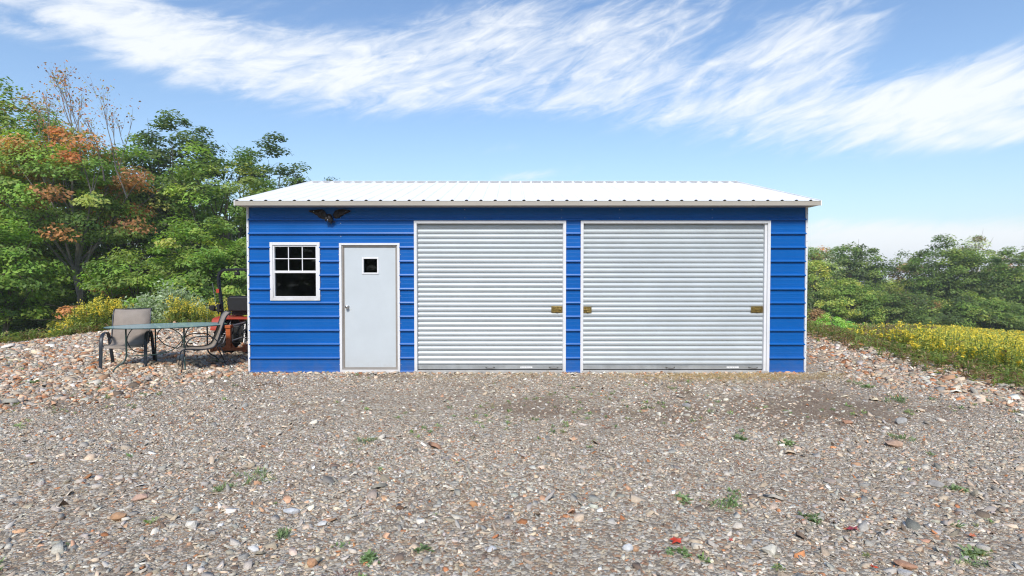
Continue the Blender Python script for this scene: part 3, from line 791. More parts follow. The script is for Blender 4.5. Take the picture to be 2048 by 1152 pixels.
def build_table():
    cx, cy = -6.02, .52; z0 = Hf(cx, cy)
    t = empty('glass_patio_table', (cx, cy, z0), math.atan2(.34, .94))
    tag(t, 'long oval patio table with frosted green glass top on thin curved green legs', 'table')
    a, b, h = .92, .52, .705
    mb = MB(); n = 56
    el = [(a * math.cos(2 * math.pi * i / n), b * math.sin(2 * math.pi * i / n)) for i in range(n)]
    mb.prism(el, 'z', h - .006, h + .002)
    mb.build('glass_top', glass_mat('green_table_glass', (.70, .88, .84), .55, ((.36, .50, .50), .78)), t)
    mb = MB(); rim = [((a + .006) * math.cos(2 * math.pi * i / n), (b + .006) * math.sin(2 * math.pi * i / n), h - .004) for i in range(n + 1)]
    mb.tube(rim, .008, 8); mb.build('rim', M['green_metal'], t, smooth_shade=True)
    legs = [(-.58, -.33), (.34, -.40), (.60, .33), (-.30, .42)]
    for (lx, ly) in legs:
        d = Vector((lx, ly)).normalized() if abs(lx) > .4 else Vector((lx * .3, ly)).normalized()
        # foot height follows the uneven ground
        p = spline([(lx * .93, ly * .9, h - .01), (lx * .93, ly * .9, .45), (lx * .93, ly * .9, .24), (lx * .93 + d.x * .04, ly * .9 + d.y * .04, .14), (lx * .93 + d.x * .14, ly * .9 + d.y * .14, .07), (lx * .93 + d.x * .19, ly * .9 + d.y * .19, .0)], 5)
        MB().tube(p, .0125, 8).build('leg', M['green_metal'], t, smooth_shade=True)
    # curved braces between legs
    for (p0, p1) in ((0, 1), (1, 2), (2, 3), (3, 0)):
        A = Vector((legs[p0][0] * .93, legs[p0][1] * .9, 0)); B = Vector((legs[p1][0] * .93, legs[p1][1] * .9, 0)); u = B - A
        def q(s_, z): v = A + u * s_; return (v.x, v.y, z)
        pts = [q(0, .235), q(.25, .238), q(.55, .25), q(.8, .32), q(.93, .43), q(.97, .5), q(.93, .58), q(.82, .66), q(.70, .698)]
        if p0 in (1,): pts = [q(1 - s_, z) for s_, z in ((0, .235), (.25, .238), (.55, .25), (.8, .32), (.93, .43), (.97, .5), (.93, .58), (.82, .66), (.70, .698))]
        MB().tube(spline(pts, 5), .008, 8).build('brace', M['green_metal'], t, smooth_shade=True)
build_table()


# ------------------------------------------------------------------ tractor
M['orange'] = mat('orange_implement_paint', (.42, .10, .025), 0.5, 0, 0.25, 9, 0.1, 40, dirt=((.16, .11, .08), .4, .5))
M['red'] = mat('red_orange_fender', (.40, .05, .022), 0.35, 0, 0.08, 4)
M['seat'] = mat('black_vinyl', (.008, .008, .009), 0.6, 0, 0.2, 14, 0.15, 90)
M['tyre'] = mat('tyre_rubber', (.018, .018, .018), 0.85, 0, 0.3, 20, 0.2, 60)
M['grease'] = mat('greasy_cast_iron', (.022, .021, .02), 0.6, 0.3, 0.4, 25, .3, 50)
M['steel'] = mat('worn_steel', (.30, .29, .28), 0.4, 0.7, 0.3, 30)
M['lamp'] = mat('lamp_lens', (.5, .5, .5), 0.15, 0)

def build_tractor():
    cx, cy = -5.43, 2.1
    t = empty('compact_tractor', (cx, cy, Hf(cx, cy)))
    tag(t, 'small orange and black tractor parked behind the left corner of the garage, rear end showing', 'tractor')
    # local: rear faces -Y (towards the camera)
    body = MB(); body.box(-.20, .20, -.25, .75, .30, .62, .03); body.box(-.14, .14, -.42, -.2, .26, .60, .03); body.cyl((0, -.05, .38), (1, 0, 0), .13, .62, 18)
    body.build('gearbox', M['grease'], t)
    hood = MB(); hood.prism([(.75, .45), (1.75, .42), (1.80, .60), (1.72, .86), (1.2, .95), (.78, .98)], 'x', -.24, .24); hood.build('hood', M['red'], t, bevel=.03)
    h = MB(); h.box(-.2, .2, 1.805, 1.82, .48, .75, .01); h.build('grille', M['black'], t)
    for s in (-1, 1): MB().cyl((s * .15, 1.83, .80), (0, 1, 0), .05, .03, 16).build('headlight', M['lamp'], t)
    d = MB(); d.box(-.27, .27, .66, .80, .80, 1.03, .03); d.build('dashboard', M['black'], t)
    w = MB(); ring = [(.17 * math.cos(a), .60 - .06 * math.sin(a), 1.07 + .16 * math.sin(a) * .45) for a in [2 * math.pi * i / 24 for i in range(25)]]
    w.tube(ring, .012, 8); w.tube([(0, .60, 1.07), (0, .72, .98)], .016, 8); w.tube([(-.16, .6, 1.07), (.16, .6, 1.07)], .008, 6)
    w.build('steering_wheel', M['black'], t, smooth_shade=True)
    # fenders
    for s in (-1, 1):
        prof = [(-.42, .52), (-.36, .68), (-.25, .745), (.25, .76), (.42, .72), (.50, .55)]
        mb = MB(); x0, x1 = (.26, .50) if s > 0 else (-.50, -.26)
        V = []; pr = [Vector((0, a, b)) for a, b in prof]; pr = spline(pr, 4)
        for p in pr: V += [(x0, p.y, p.z), (x1, p.y, p.z)]
        for p in pr: V += [(x0, p.y, p.z - .018), (x1, p.y, p.z - .018)]
        n = len(pr); fs = []
        for i in range(n - 1):
            fs += [(2 * i, 2 * i + 1, 2 * i + 3, 2 * i + 2), (2 * n + 2 * i, 2 * n + 2 * i + 2, 2 * n + 2 * i + 3, 2 * n + 2 * i + 1), (2 * i, 2 * i + 2, 2 * n + 2 * i + 2, 2 * n + 2 * i), (2 * i + 1, 2 * n + 2 * i + 1, 2 * n + 2 * i + 3, 2 * i + 3)]
        fs += [(0, 2 * n, 2 * n + 1, 1), (2 * n - 2, 2 * n - 1, 4 * n - 1, 4 * n - 2)]
        mb.add(V, fs).build('fender', M['red'], t, smooth_shade=True)
    MB().box(-.29, .29, -.40, -.10, .715, .752, .012).build('rear_deck', M['red'], t)
    # seat with high back
    st = empty('seat'); st.parent = t
    s1 = MB(); s1.box(-.24, .24, -.12, .32, .78, .88, .04); s1.build('cushion', M['seat'], st, smooth_shade=True)
    s2 = MB()
    outl = [(-.25, .86), (-.275, 1.0), (-.27, 1.12), (-.235, 1.155), (.235, 1.155), (.27, 1.12), (.275, 1.0), (.25, .86)]
    s2.prism([(a, b) for a, b in outl], 'y', -.20, -.11); s2.build('backrest', M['seat'], st, bevel=.025)
    s3 = MB(); s3.tube([(a * 1.02, -.155, b + .005) for a, b in outl], .014, 8); s3.build('piping', M['black'], st)
    # roll bar
    R = MB(); hw = .52; path = spline([(-hw + .06, .0, .60), (-hw + .035, -.02, 1.0), (-hw, -.04, 1.45), (-hw + .015, -.045, 1.60), (-hw + .10, -.05, 1.685), (-hw + .26, -.05, 1.70), (0, -.05, 1.70), (hw - .26, -.05, 1.70), (hw - .10, -.05, 1.685), (hw - .015, -.045, 1.60), (hw, -.04, 1.45), (hw - .035, -.02, 1.0), (hw - .06, 0, .60)], 5)
    R.tube(path, .03, 10, flat=(.036, .024), side=(0, 1, 0)); rb = R.build('roll_bar', M['black'], t, smooth_shade=True)
    for s in (-1, 1): MB().box(s * (hw + .005) - .03, s * (hw + .005) + .03, -.083, -.078, 1.23, 1.31).build('reflector', M['red'], rb)
    L = MB(); L.box(-.17, -.08, -.11, -.05, 1.585, 1.655, .012); L.cyl((-.125, -.115, 1.62), (0, 1, 0), .028, .02, 14); L.box(-.14, -.11, -.07, -.04, 1.65, 1.69); L.build('work_lamp', M['grease'], rb)
    MB().tube([(-.57, -.05, .93), (-.66, -.02, 1.42)], .005, 6).build('antenna', M['steel'], t)
    lv = MB(); lv.tube([(-.50, -.1, .80), (-.52, -.12, .98)], .012, 8); lv.cyl((-.60, -.15, .93), (0, 1, 0), .055, .06, 16); lv.box(-.62, -.44, -.12, -.06, .86, .90, .01); lv.box(-.52, -.47, -.13, -.05, .84, 1.0, .01)
    lv.build('rear_light_bracket', M['grease'], t)
    lv = MB(); lv.tube([(-.36, .05, .76), (-.33, .0, .98)], .009, 8); lv.tube([(-.33, 0, .98), (-.33, 0, 1.01)], .02, 8); lv.build('control_lever', M['black'], t)
    # wheels
    def wheel(x, y, r, w, name):
        o = empty(name, (x, y, r)); o.parent = t
        ty = MB(); ty.lathe((-w / 2, 0, 0), (1, 0, 0), [(0, r * .52), (0, r * .84), (w * .12, r * .93), (w * .3, r * .95), (w * .7, r * .95), (w * .88, r * .93), (w, r * .84), (w, r * .52)], 36)
        for i in range(22):
            a = 2 * math.pi * i / 22; s = 1 if i % 2 else -1
            ca, sa = math.cos(a), math.sin(a); ca2, sa2 = math.cos(a + .16), math.sin(a + .16)
            ty.tube([(s * w * .04, ca * r * .96, sa * r * .96), (s * w * .46, ca2 * r * .93, sa2 * r * .93)], .022 * r / .4, 5)
        ty.build('tyre', M['tyre'], o)
        rm = MB(); rm.lathe((-w * .35, 0, 0), (1, 0, 0), [(0, .02), (0, r * .50), (w * .1, r * .53), (w * .6, r * .53), (w * .7, r * .50), (w * .7, r * .14), (w * .72, .02)], 28); rm.build('rim', M['orange'], o)
    for s in (-1, 1):
        wheel(s * .39, .06, .39, .22, 'rear_wheel'); wheel(s * .34, 1.38, .26, .15, 'front_wheel')
    MB().box(-.30, .30, 1.33, 1.43, .22, .32, .02).build('front_axle', M['grease'], t)
    # hitch and implement frame at the back
    hi = MB()
    hi.tube([(-.02, -.66, .60), (.12, -.40, .64), (.22, -.2, .70)], .018, 8); hi.tube([(-.16, -.30, .30), (-.26, -.62, .21)], .016, 8); hi.tube([(.16, -.30, .30), (.26, -.62, .21)], .016, 8)
    hi.tube([(.14, -.30, .70), (.20, -.50, .27)], .012, 8); hi.tube([(-.14, -.30, .70), (-.20, -.50, .27)], .012, 8)
    hi.tube([(.05, -.66, .33), (.17, -.5, .38), (.26, -.3, .34)], .012, 8)
    hi.build('hitch_arms', M['steel'], t)
    for s in (-1, 1):
        ch = MB()
        for i in range(9):
            a = Vector((s * .13, -.36, .62)).lerp(Vector((s * .27, -.56, .26)), i / 9 + .04); ch.cyl(a, (s * .2, -.3, -.5) if i % 2 else (.5, .3, .1), .010, .034, 6)
        ch.build('check_chain', M['steel'], t)
    hs = MB()
    for q in range(6):
        a = random.Random(q); x = a.uniform(-.18, .25)
        hs.tube(spline([(x, -.27, .62), (x + a.uniform(-.1, .1), -.40, .60), (x + a.uniform(-.12, .12), -.44, .46), (x + a.uniform(-.1, .1), -.34, .34)], 4), .009, 6)
    hs.build('hydraulic_hose', M['rubber'], t)
    im = MB(); im.box(-.35, .35, -.70, -.64, .14, .20, .006); im.box(-.045, .045, -.705, -.655, .195, .60, .006)
    im.prism([(-.11, .195), (.11, .195), (.05, .28), (-.05, .28)], 'y', -.66, -.652); im.box(-.055, .055, -.72, -.60, .57, .63, .01)
    im.box(-.34, -.28, -.72, -.60, .12, .26, .006); im.box(.28, .34, -.72, -.60, .12, .26, .006)
    im.build('implement_frame', M['orange'], t)
build_tractor()


# ------------------------------------------------------------------ vegetation
M['leaf'] = attr_mat('tree_leaves', 0.55, transl=0.45, spec=0.35, mul=2.6)
M['weed'] = attr_mat('weed_leaves', 0.7, transl=0.35, spec=0.2, mul=2.0)
M['bark'] = mat('grey_bark', (.13, .11, .09), 0.9, 0, 0.35, 5, 0.6, 18)
M['pbark'] = mat('pale_grey_bark', (.22, .20, .18), 0.9, 0, 0.35, 4, 0.6, 14)

G_DARK = [(.040, .064, .018), (.052, .082, .022), (.036, .056, .020), (.070, .098, .028)]
G_MID = [(.064, .105, .022), (.082, .125, .028), (.054, .087, .022), (.105, .14, .034)]
G_BRIGHT = [(.108, .17, .030), (.125, .19, .036), (.088, .14, .027), (.155, .20, .042)]
G_YEL = [(.18, .20, .05), (.15, .18, .05), (.21, .21, .06), (.12, .15, .04)]
ORANGE = [(.27, .135, .055), (.26, .11, .045), (.27, .15, .06), (.22, .11, .05), (.20, .135, .045)]
RUST = [(.19, .10, .045), (.22, .11, .04), (.17, .10, .05)]
GREY = [(.16, .19, .13), (.20, .23, .16), (.12, .15, .09)]
BROWN = [(.12, .09, .05), (.10, .08, .045), (.15, .10, .05)]

def leaf_quads(C, N, size, r, elong=1.5):
    """kite leaves at C (n x 3), facing N, mean half size"""
    n = len(C); a = r.normal(0, 1, (n, 3)); N = N / np.linalg.norm(N, axis=1, keepdims=True)
    u = np.cross(N, a); u /= np.linalg.norm(u, axis=1, keepdims=True) + 1e-9; v = np.cross(N, u)
    s = (size * r.uniform(.6, 1.35, n))[:, None]
    V = np.stack([C - u * s * elong, C - v * s * .75 + N * s * .12, C + u * s * elong * .8, C + v * s * .75 + N * s * .12], 1)
    i = np.arange(n)[:, None] * 4 + np.arange(4)[None]
    return V.reshape(-1, 3), i

def make_crown(name, parent, clumps, rad, per, leaf, palf, seed, flat=.42, outc=None):
    """clumps n x 3 local; rad n; palf(i, pos)->colour list index colours n x 3"""
    per = int(per * 1.9); r = np.random.default_rng(seed); n = len(clumps); rep = np.repeat(np.arange(n), per); m = len(rep)
    d = r.normal(0, 1, (m, 3)); d /= np.linalg.norm(d, axis=1, keepdims=True)
    q = r.random((m, 1)) ** .45
    off = d * q * rad[rep][:, None]; off[:, 2] *= flat
    off[:, 2] -= .22 * (np.hypot(off[:, 0], off[:, 1]) ** 2) / np.maximum(rad[rep], .1)     # drooping rims
    C = clumps[rep] + off
    c0 = outc if outc is not None else clumps.mean(0)
    outw = C - c0; outw /= np.linalg.norm(outw, axis=1, keepdims=True) + 1e-9
    N = np.array([0, 0, .85]) + outw * .5 + off / (rad[rep][:, None]) * .4 + r.normal(0, .42, (m, 3))
    V, Q = leaf_quads(C, N, leaf * .68, r)
    col = palf(clumps, r)[rep] * r.uniform(.75, 1.25, (m, 1)) * (1 + r.normal(0, .06, (m, 3)))
    cols = np.repeat(np.clip(col, .004, .8), 4, 0)
    return np_mesh(name, V, [Q], M['leaf'], parent, cols)

def pal_pick(lists, weights):
    def f(pos, r):
        out = np.zeros((len(pos), 3)); w = np.array(weights, float); w = w / w.sum()
        ch = r.choice(len(lists), len(pos), p=w)
        for i in range(len(pos)):
            L = lists[ch[i]]; out[i] = L[r.integers(len(L))]
        return out
    return f

def pal_height(low, high, z0, z1, wob=1.2, extra=None):
    """low palette below z0, high above z1 (real autumn turning from the top)"""
    def f(pos, r):
        t = .50 * np.clip((pos[:, 2] + r.normal(0, wob, len(pos)) - z0) / (z1 - z0), 0, 1); out = np.zeros((len(pos), 3))
        for i in range(len(pos)):
            L = high if r.random() < t[i] else low
            if extra and r.random() < extra[1]: L = extra[0]
            out[i] = L[r.integers(len(L))]
        return out
    return f

def tree(name, label, x, y, top, w, pal, seed, trunk_r=.16, crown_base=.25, clump=.75, per=90, leaf=.085, dens=1.0, group=None, cat='tree', bark='bark', lobes=6,
         depth_w=None, lean=(0, 0), flat=.42, sway=.35, bare=0, openness=0.0, z=None):
    """top: world height of the crown's top; w: crown width; crown_base as fraction of height where foliage starts"""
    r = np.random.default_rng(seed); rr = random.Random(seed)
    gz = Hf(x, y) if z is None else z; Ht = top - gz; t = empty(name, (x, y, gz)); tag(t, label, cat, group)
    rx = w / 2; ry = (depth_w or w) / 2; zc0 = Ht * crown_base; zc = (Ht + zc0) / 2; rz = (Ht - zc0) / 2
    # lumpy outline
    L = r.normal(0, 1, (lobes, 3)); L /= np.linalg.norm(L, axis=1, keepdims=True); amp = r.uniform(-.28, .30, lobes)
    def rmul(d):
        dd = d @ L.T; return 1 + (np.exp((dd - 1) * 5) * amp[None]).sum(1)
    area = 4 * math.pi * ((rx * rz + ry * rz + rx * ry) / 3)
    nc = max(12, int(area / (clump ** 2 * 1.5) * dens))
    d = r.normal(0, 1, (nc, 3)); d /= np.linalg.norm(d, axis=1, keepdims=True)
    q = np.where(r.random(nc) < .68, r.uniform(.80, 1.0, nc), r.uniform(.35, .85, nc)) * rmul(d)
    P = np.stack([d[:, 0] * rx * q, d[:, 1] * ry * q, zc + d[:, 2] * rz * q * .97], 1)
    P = P[P[:, 2] > .25 + zc0 * .6]
    if openness:
        P = P[(vnoise(P[:, 0] * 1.2, P[:, 2] * 1.2, 1.0, seed) > -1 + openness * 1.4) | (r.random(len(P)) < .35)]
    P[:, 0] += lean[0] * P[:, 2] / Ht; P[:, 1] += lean[1] * P[:, 2] / Ht
    rad = clump * r.uniform(.65, 1.35, len(P))
    make_crown('crown', t, P, rad, per, leaf, pal, seed + 1, flat, np.array([lean[0] * .5, lean[1] * .5, zc]))
    # trunk and limbs
    mb = MB(); top_t = Ht * .74
    k = 9; tr = [Vector((lean[0] * i / k + rr.uniform(-1, 1) * sway * .25 * (i > 0), lean[1] * i / k + rr.uniform(-1, 1) * sway * .25 * (i > 0), top_t * i / k)) for i in range(k + 1)]
    tr[0].z = -.3
    trs = spline(tr, 3); nn = len(trs); mb.tube(trs, [max(.02, trunk_r * (1.15 if i == 0 else 1) * (1 - .82 * (i / (nn - 1)) ** .9)) for i in range(nn)], 9)
    nl = 9 + int(w)
    for i in range(nl):
        f = rr.uniform(max(.12, crown_base * .6), .85); a = trs[int(f * (nn - 1))]; target = Vector(P[rr.randrange(len(P))])
        if target.z < a.z - .5: target.z = a.z + rr.uniform(.2, 1.5)
        m1 = a.lerp(target, .4) + Vector((rr.uniform(-.3, .3), rr.uniform(-.3, .3), rr.uniform(-.1, .5))) * sway * 1.5
        r0 = max(.015, trunk_r * (1 - f) * .55 + .02); sp = spline([a, m1, target], 4)
        mb.tube(sp, [max(.008, r0 * (1 - .85 * j / (len(sp) - 1))) for j in range(len(sp))], 5)
        for b in range(2):
            s0 = sp[rr.randrange(3, 7)]; tg = target + Vector((rr.uniform(-1, 1), rr.uniform(-1, 1), rr.uniform(-.3, .8))) * clump * 1.6
            mb.tube([s0, s0.lerp(tg, .5) + Vector((0, 0, .1)), tg], [r0 * .45, r0 * .3, .006], 4)
    mb.build('trunk', M[bark], t, smooth_shade=True)
    return t, P

def bare_twigs(parent, bases, height, spread, seed, cols, leaf=.06, leafn=500):
    """leafless upper branches with a few last leaves"""
    rr = random.Random(seed); mb = MB(); tips = []
    def grow(p, d, l, rad, lev):
        q = p + d * l; m_ = p.lerp(q, .5) + Vector((rr.uniform(-1, 1), rr.uniform(-1, 1), 0)) * l * .05
        mb.tube([p, m_, q], [rad, rad * .8, rad * .55], 4 if lev else 5)
        tips.append((q, lev))
        if lev < 3:
            for _ in range(3 if lev < 2 else 4):
                s0 = p.lerp(q, rr.uniform(.45, 1)); dd = (d + Vector((rr.uniform(-1, 1), rr.uniform(-1, 1), rr.uniform(-.1, .6))) * spread).normalized()
                grow(s0, dd, l * rr.uniform(.45, .72), rad * .5, lev + 1)
    for b in bases: grow(Vector(b), Vector((rr.uniform(-.28, .28), rr.uniform(-.2, .2), 1)).normalized(), height * rr.uniform(.40, .60), .032, 0)
    mb.build('bare_branches', M['pbark'], parent)
    r = np.random.default_rng(seed); T_ = np.array([t[0][:] for t in tips if t[1] >= 2])
    C = T_[r.integers(len(T_), size=leafn)] + r.normal(0, .16, (leafn, 3)); V, Q = leaf_quads(C, r.normal(0, 1, (leafn, 3)), leaf, r)
    c = np.array(cols)[r.integers(len(cols), size=leafn)] * r.uniform(.7, 1.2, (leafn, 1))
    np_mesh('last_leaves', V, [Q], M['leaf'], parent, np.repeat(c, 4, 0))

def topz(py, d): return 1.63 + (549 - py) * d / F

def build_left_woods():
    G = 'trees of the wood on the left'
    def T(name, label, px, d, py, wpx, pal, seed, **kw):
        x, y = at(px, d); return tree(name, label, x, y, topz(py, d), wpx * d / F, pal, seed, group=G, **kw)
    # front row
    T('maple_tree', 'green maple turning orange at its top, cut by the left edge of the photo', 15, 22, 158, 300, pal_height(G_BRIGHT + G_MID, ORANGE + G_YEL, 5.6, 11.5, 1.5, (ORANGE, .08)), 101,
      crown_base=.16, clump=.80, leaf=.085, per=100, dens=1.3)
    T('maple_tree', 'green and gold maple between the left edge maple and the bare-twigged one', 85, 25, 235, 200, pal_height(G_MID + G_BRIGHT, ORANGE + G_YEL, 5.0, 9.5, 1.3), 109, crown_base=.2, clump=.75, leaf=.085, per=95, dens=1.4)
    t, P = T('maple_tree', 'orange-topped maple with bare upper twigs and a tall grey trunk', 165, 20.5, 242, 275, pal_height(G_BRIGHT + G_MID, ORANGE + G_YEL[:1], 4.9, 8.2, 1.2, (ORANGE, .12)), 102,
      crown_base=.47, clump=.66, leaf=.075, per=100, dens=1.15, trunk_r=.155, bark='pbark', lean=(-.35, 0), lobes=9)
    zz = topz(300, 20.5) - t.location.z
    bare_twigs(t, [(-.6, 0, zz - .9), (-1.3, .3, zz - 1.4), (-.1, .2, zz - .8), (.9, 0, zz - 1.2), (1.6, .2, zz - 1.8)], 3.7, .46, 5, [(.16, .07, .04), (.34, .13, .05), (.22, .10, .05), (.2, .18, .06)], .034, 1000)
    T('oak_tree', 'tall dark green oak with an open rounded crown', 352, 27, 224, 178, pal_pick([G_DARK, G_MID], [.75, .25]), 103, crown_base=.42, clump=.70, leaf=.10, per=75, dens=1.0, trunk_r=.2, openness=.22, lobes=12)
    T('maple_tree', 'yellow-green tree rising just left of the garage roof', 455, 23, 288, 190, pal_height(G_MID, G_YEL + G_BRIGHT, 4.2, 6.6, 1.4), 104, crown_base=.22, clump=.66, leaf=.08, per=95, dens=.95, lobes=9)
    T('oak_tree', 'dark slender tree behind the yellow-green one, tip above the roof corner', 538, 30, 290, 110, pal_pick([G_DARK], [1]), 105, crown_base=.40, clump=.65, leaf=.10, per=60, dens=.7, openness=.2)
    T('oak_tree', 'dark green tree showing over the left slope of the white roof', 607, 32, 312, 105, pal_pick([G_DARK, G_MID], [.7, .3]), 106, crown_base=.35, clump=.7, leaf=.10, per=65, dens=.75)
    T('pine_tree', 'small dark treetop peeping over the left end of the roof ridge', 667, 34, 352, 60, pal_pick([G_DARK], [1]), 107, crown_base=.5, clump=.5, leaf=.08, per=50, dens=.8)
    T('shade_tree', 'green tree between the orange-topped maple and the dark oak', 262, 25, 282, 170, pal_pick([G_MID, G_BRIGHT, G_YEL], [.5, .3, .2]), 108, crown_base=.15, clump=.8, leaf=.095, per=90)
    # second row that closes the wood
    lab = ['shadowed deep green tree far back in the wood at the photo\'s left edge', 'deep green tree behind the left maple, second from the edge', 'dark tree filling the gap behind the grey trunk', 'dark tree behind the oak, left of its stem', 'dark tree behind the oak, right of its stem', 'dark tree back in the wood beside the roll bar', 'dark tree standing back behind the garage corner']
    for i, (px, py) in enumerate([(-40, 300), (60, 330), (170, 360), (280, 350), (380, 360), (470, 370), (560, 400)]):
        T('shade_tree', lab[i], px, 30 + (i % 3) * 1.5, py, 170, pal_pick([G_DARK], [1]), 120 + i, crown_base=.02, clump=1.15, leaf=.15, per=70, dens=1.0)
    # understory
    U = [('low maple with bright green layered leaves behind the left chair', 268, 19, 500, 165, [G_BRIGHT, G_MID], [.7, .3], 131, .22),
         ('bright green young tree behind the tractor roll bar', 425, 20, 435, 200, [G_BRIGHT, G_MID, G_YEL], [.6, .3, .1], 132, .12),
         ('low green maple at the left edge of the photo, below the orange top', 5, 17.5, 430, 170, [G_BRIGHT, G_MID], [.55, .45], 133, .25),
         ('small green tree with orange sprays at the foot of the grey trunk', 165, 18, 602, 115, [G_BRIGHT, G_YEL, ORANGE], [.6, .25, .15], 134, .12),
         ('dark green sapling low in the wood left of the grey trunk', 50, 19.5, 560, 120, [G_DARK, G_MID], [.7, .3], 135, .05),
         ('deep green sapling behind the silvery shrub', 330, 21.5, 470, 160, [G_MID, G_DARK], [.5, .5], 136, .1),
         ('light green bushy sapling beside the left corner trim of the garage', 500, 21, 470, 120, [G_BRIGHT, G_MID], [.6, .4], 137, .1),
         ('orange-leaved maple sapling low under the orange-topped maple', 238, 20.5, 520, 80, [ORANGE, G_BRIGHT], [.35, .65], 138, .35)]
    for lb, px, d, py, wp, ls, ws, sd, cb in U:
        T('sapling', lb, px, d, py, wp, pal_pick(ls, ws), sd, crown_base=cb, clump=.52, leaf=.07, per=85, trunk_r=.06, dens=1.0)
    # shrubs low at the edge of the wood
    for i, (px, d, py, wp, lb) in enumerate([(30, 18.5, 640, 190, 'low dark bush under the trees at the left edge of the photo'), (280, 18.6, 600, 150, 'low green bush behind the left end of the yellow goldenrod'), (120, 18.8, 622, 110, 'low leafy bush left of the trunk foot'),
                                           (480, 19, 590, 110, 'green bush low behind the tractor seat'), (405, 18.6, 575, 90, 'green bush behind the right side of the silvery shrub')]):
        T('bush', lb, px, d, py, wp, pal_pick([G_MID, G_DARK, G_BRIGHT], [.4, .3, .3]), 141 + i, crown_base=.0, clump=.38, leaf=.055, per=80, trunk_r=.03, cat='bush')
    x, y = at(335, 16.6)
    silver_shrub(x, y, 'silvery grey-green shrub behind the glass table and left chair')

def silver_shrub(x, y, label):
    r = np.random.default_rng(77); rr = random.Random(77); g = Hf(x, y); t = empty('silver_shrub', (x, y, g)); tag(t, label, 'shrub')
    top = topz(566, 16.6) - g; mb = MB(); Cs = []; Ns = []
    for i in range(115):
        a = rr.uniform(0, 6.28); sp = rr.uniform(.1, 1.15); l = top * rr.uniform(.65, 1.02) * (1 - .28 * sp)
        e = Vector((math.cos(a) * sp * 1.15, math.sin(a) * sp * .8, l)); m_ = e * .5 + Vector((0, 0, .1))
        sp_ = spline([(0, 0, -.1), m_, e], 5); mb.tube(sp_, [.012 * (1 - .8 * j / (len(sp_) - 1)) for j in range(len(sp_))], 4)
        for _ in range(95):
            j = rr.randrange(4, len(sp_)); Cs.append(sp_[j] + Vector((rr.gauss(0, .09), rr.gauss(0, .09), rr.gauss(0, .1))))
    mb.build('stems', M['bark'], t)
    C = np.array([c[:] for c in Cs]); n = len(C); V, Q = leaf_quads(C, r.normal(0, 1, (n, 3)) + [0, 0, .5], .036, r, 1.9)
    c = np.array(GREY)[r.integers(3, size=n)] * r.uniform(.8, 1.5, (n, 1)) * np.where(r.random((n, 1)) < .25, .6, 1.0)
    np_mesh('foliage', V, [Q], M['leaf'], t, np.repeat(c, 4, 0))

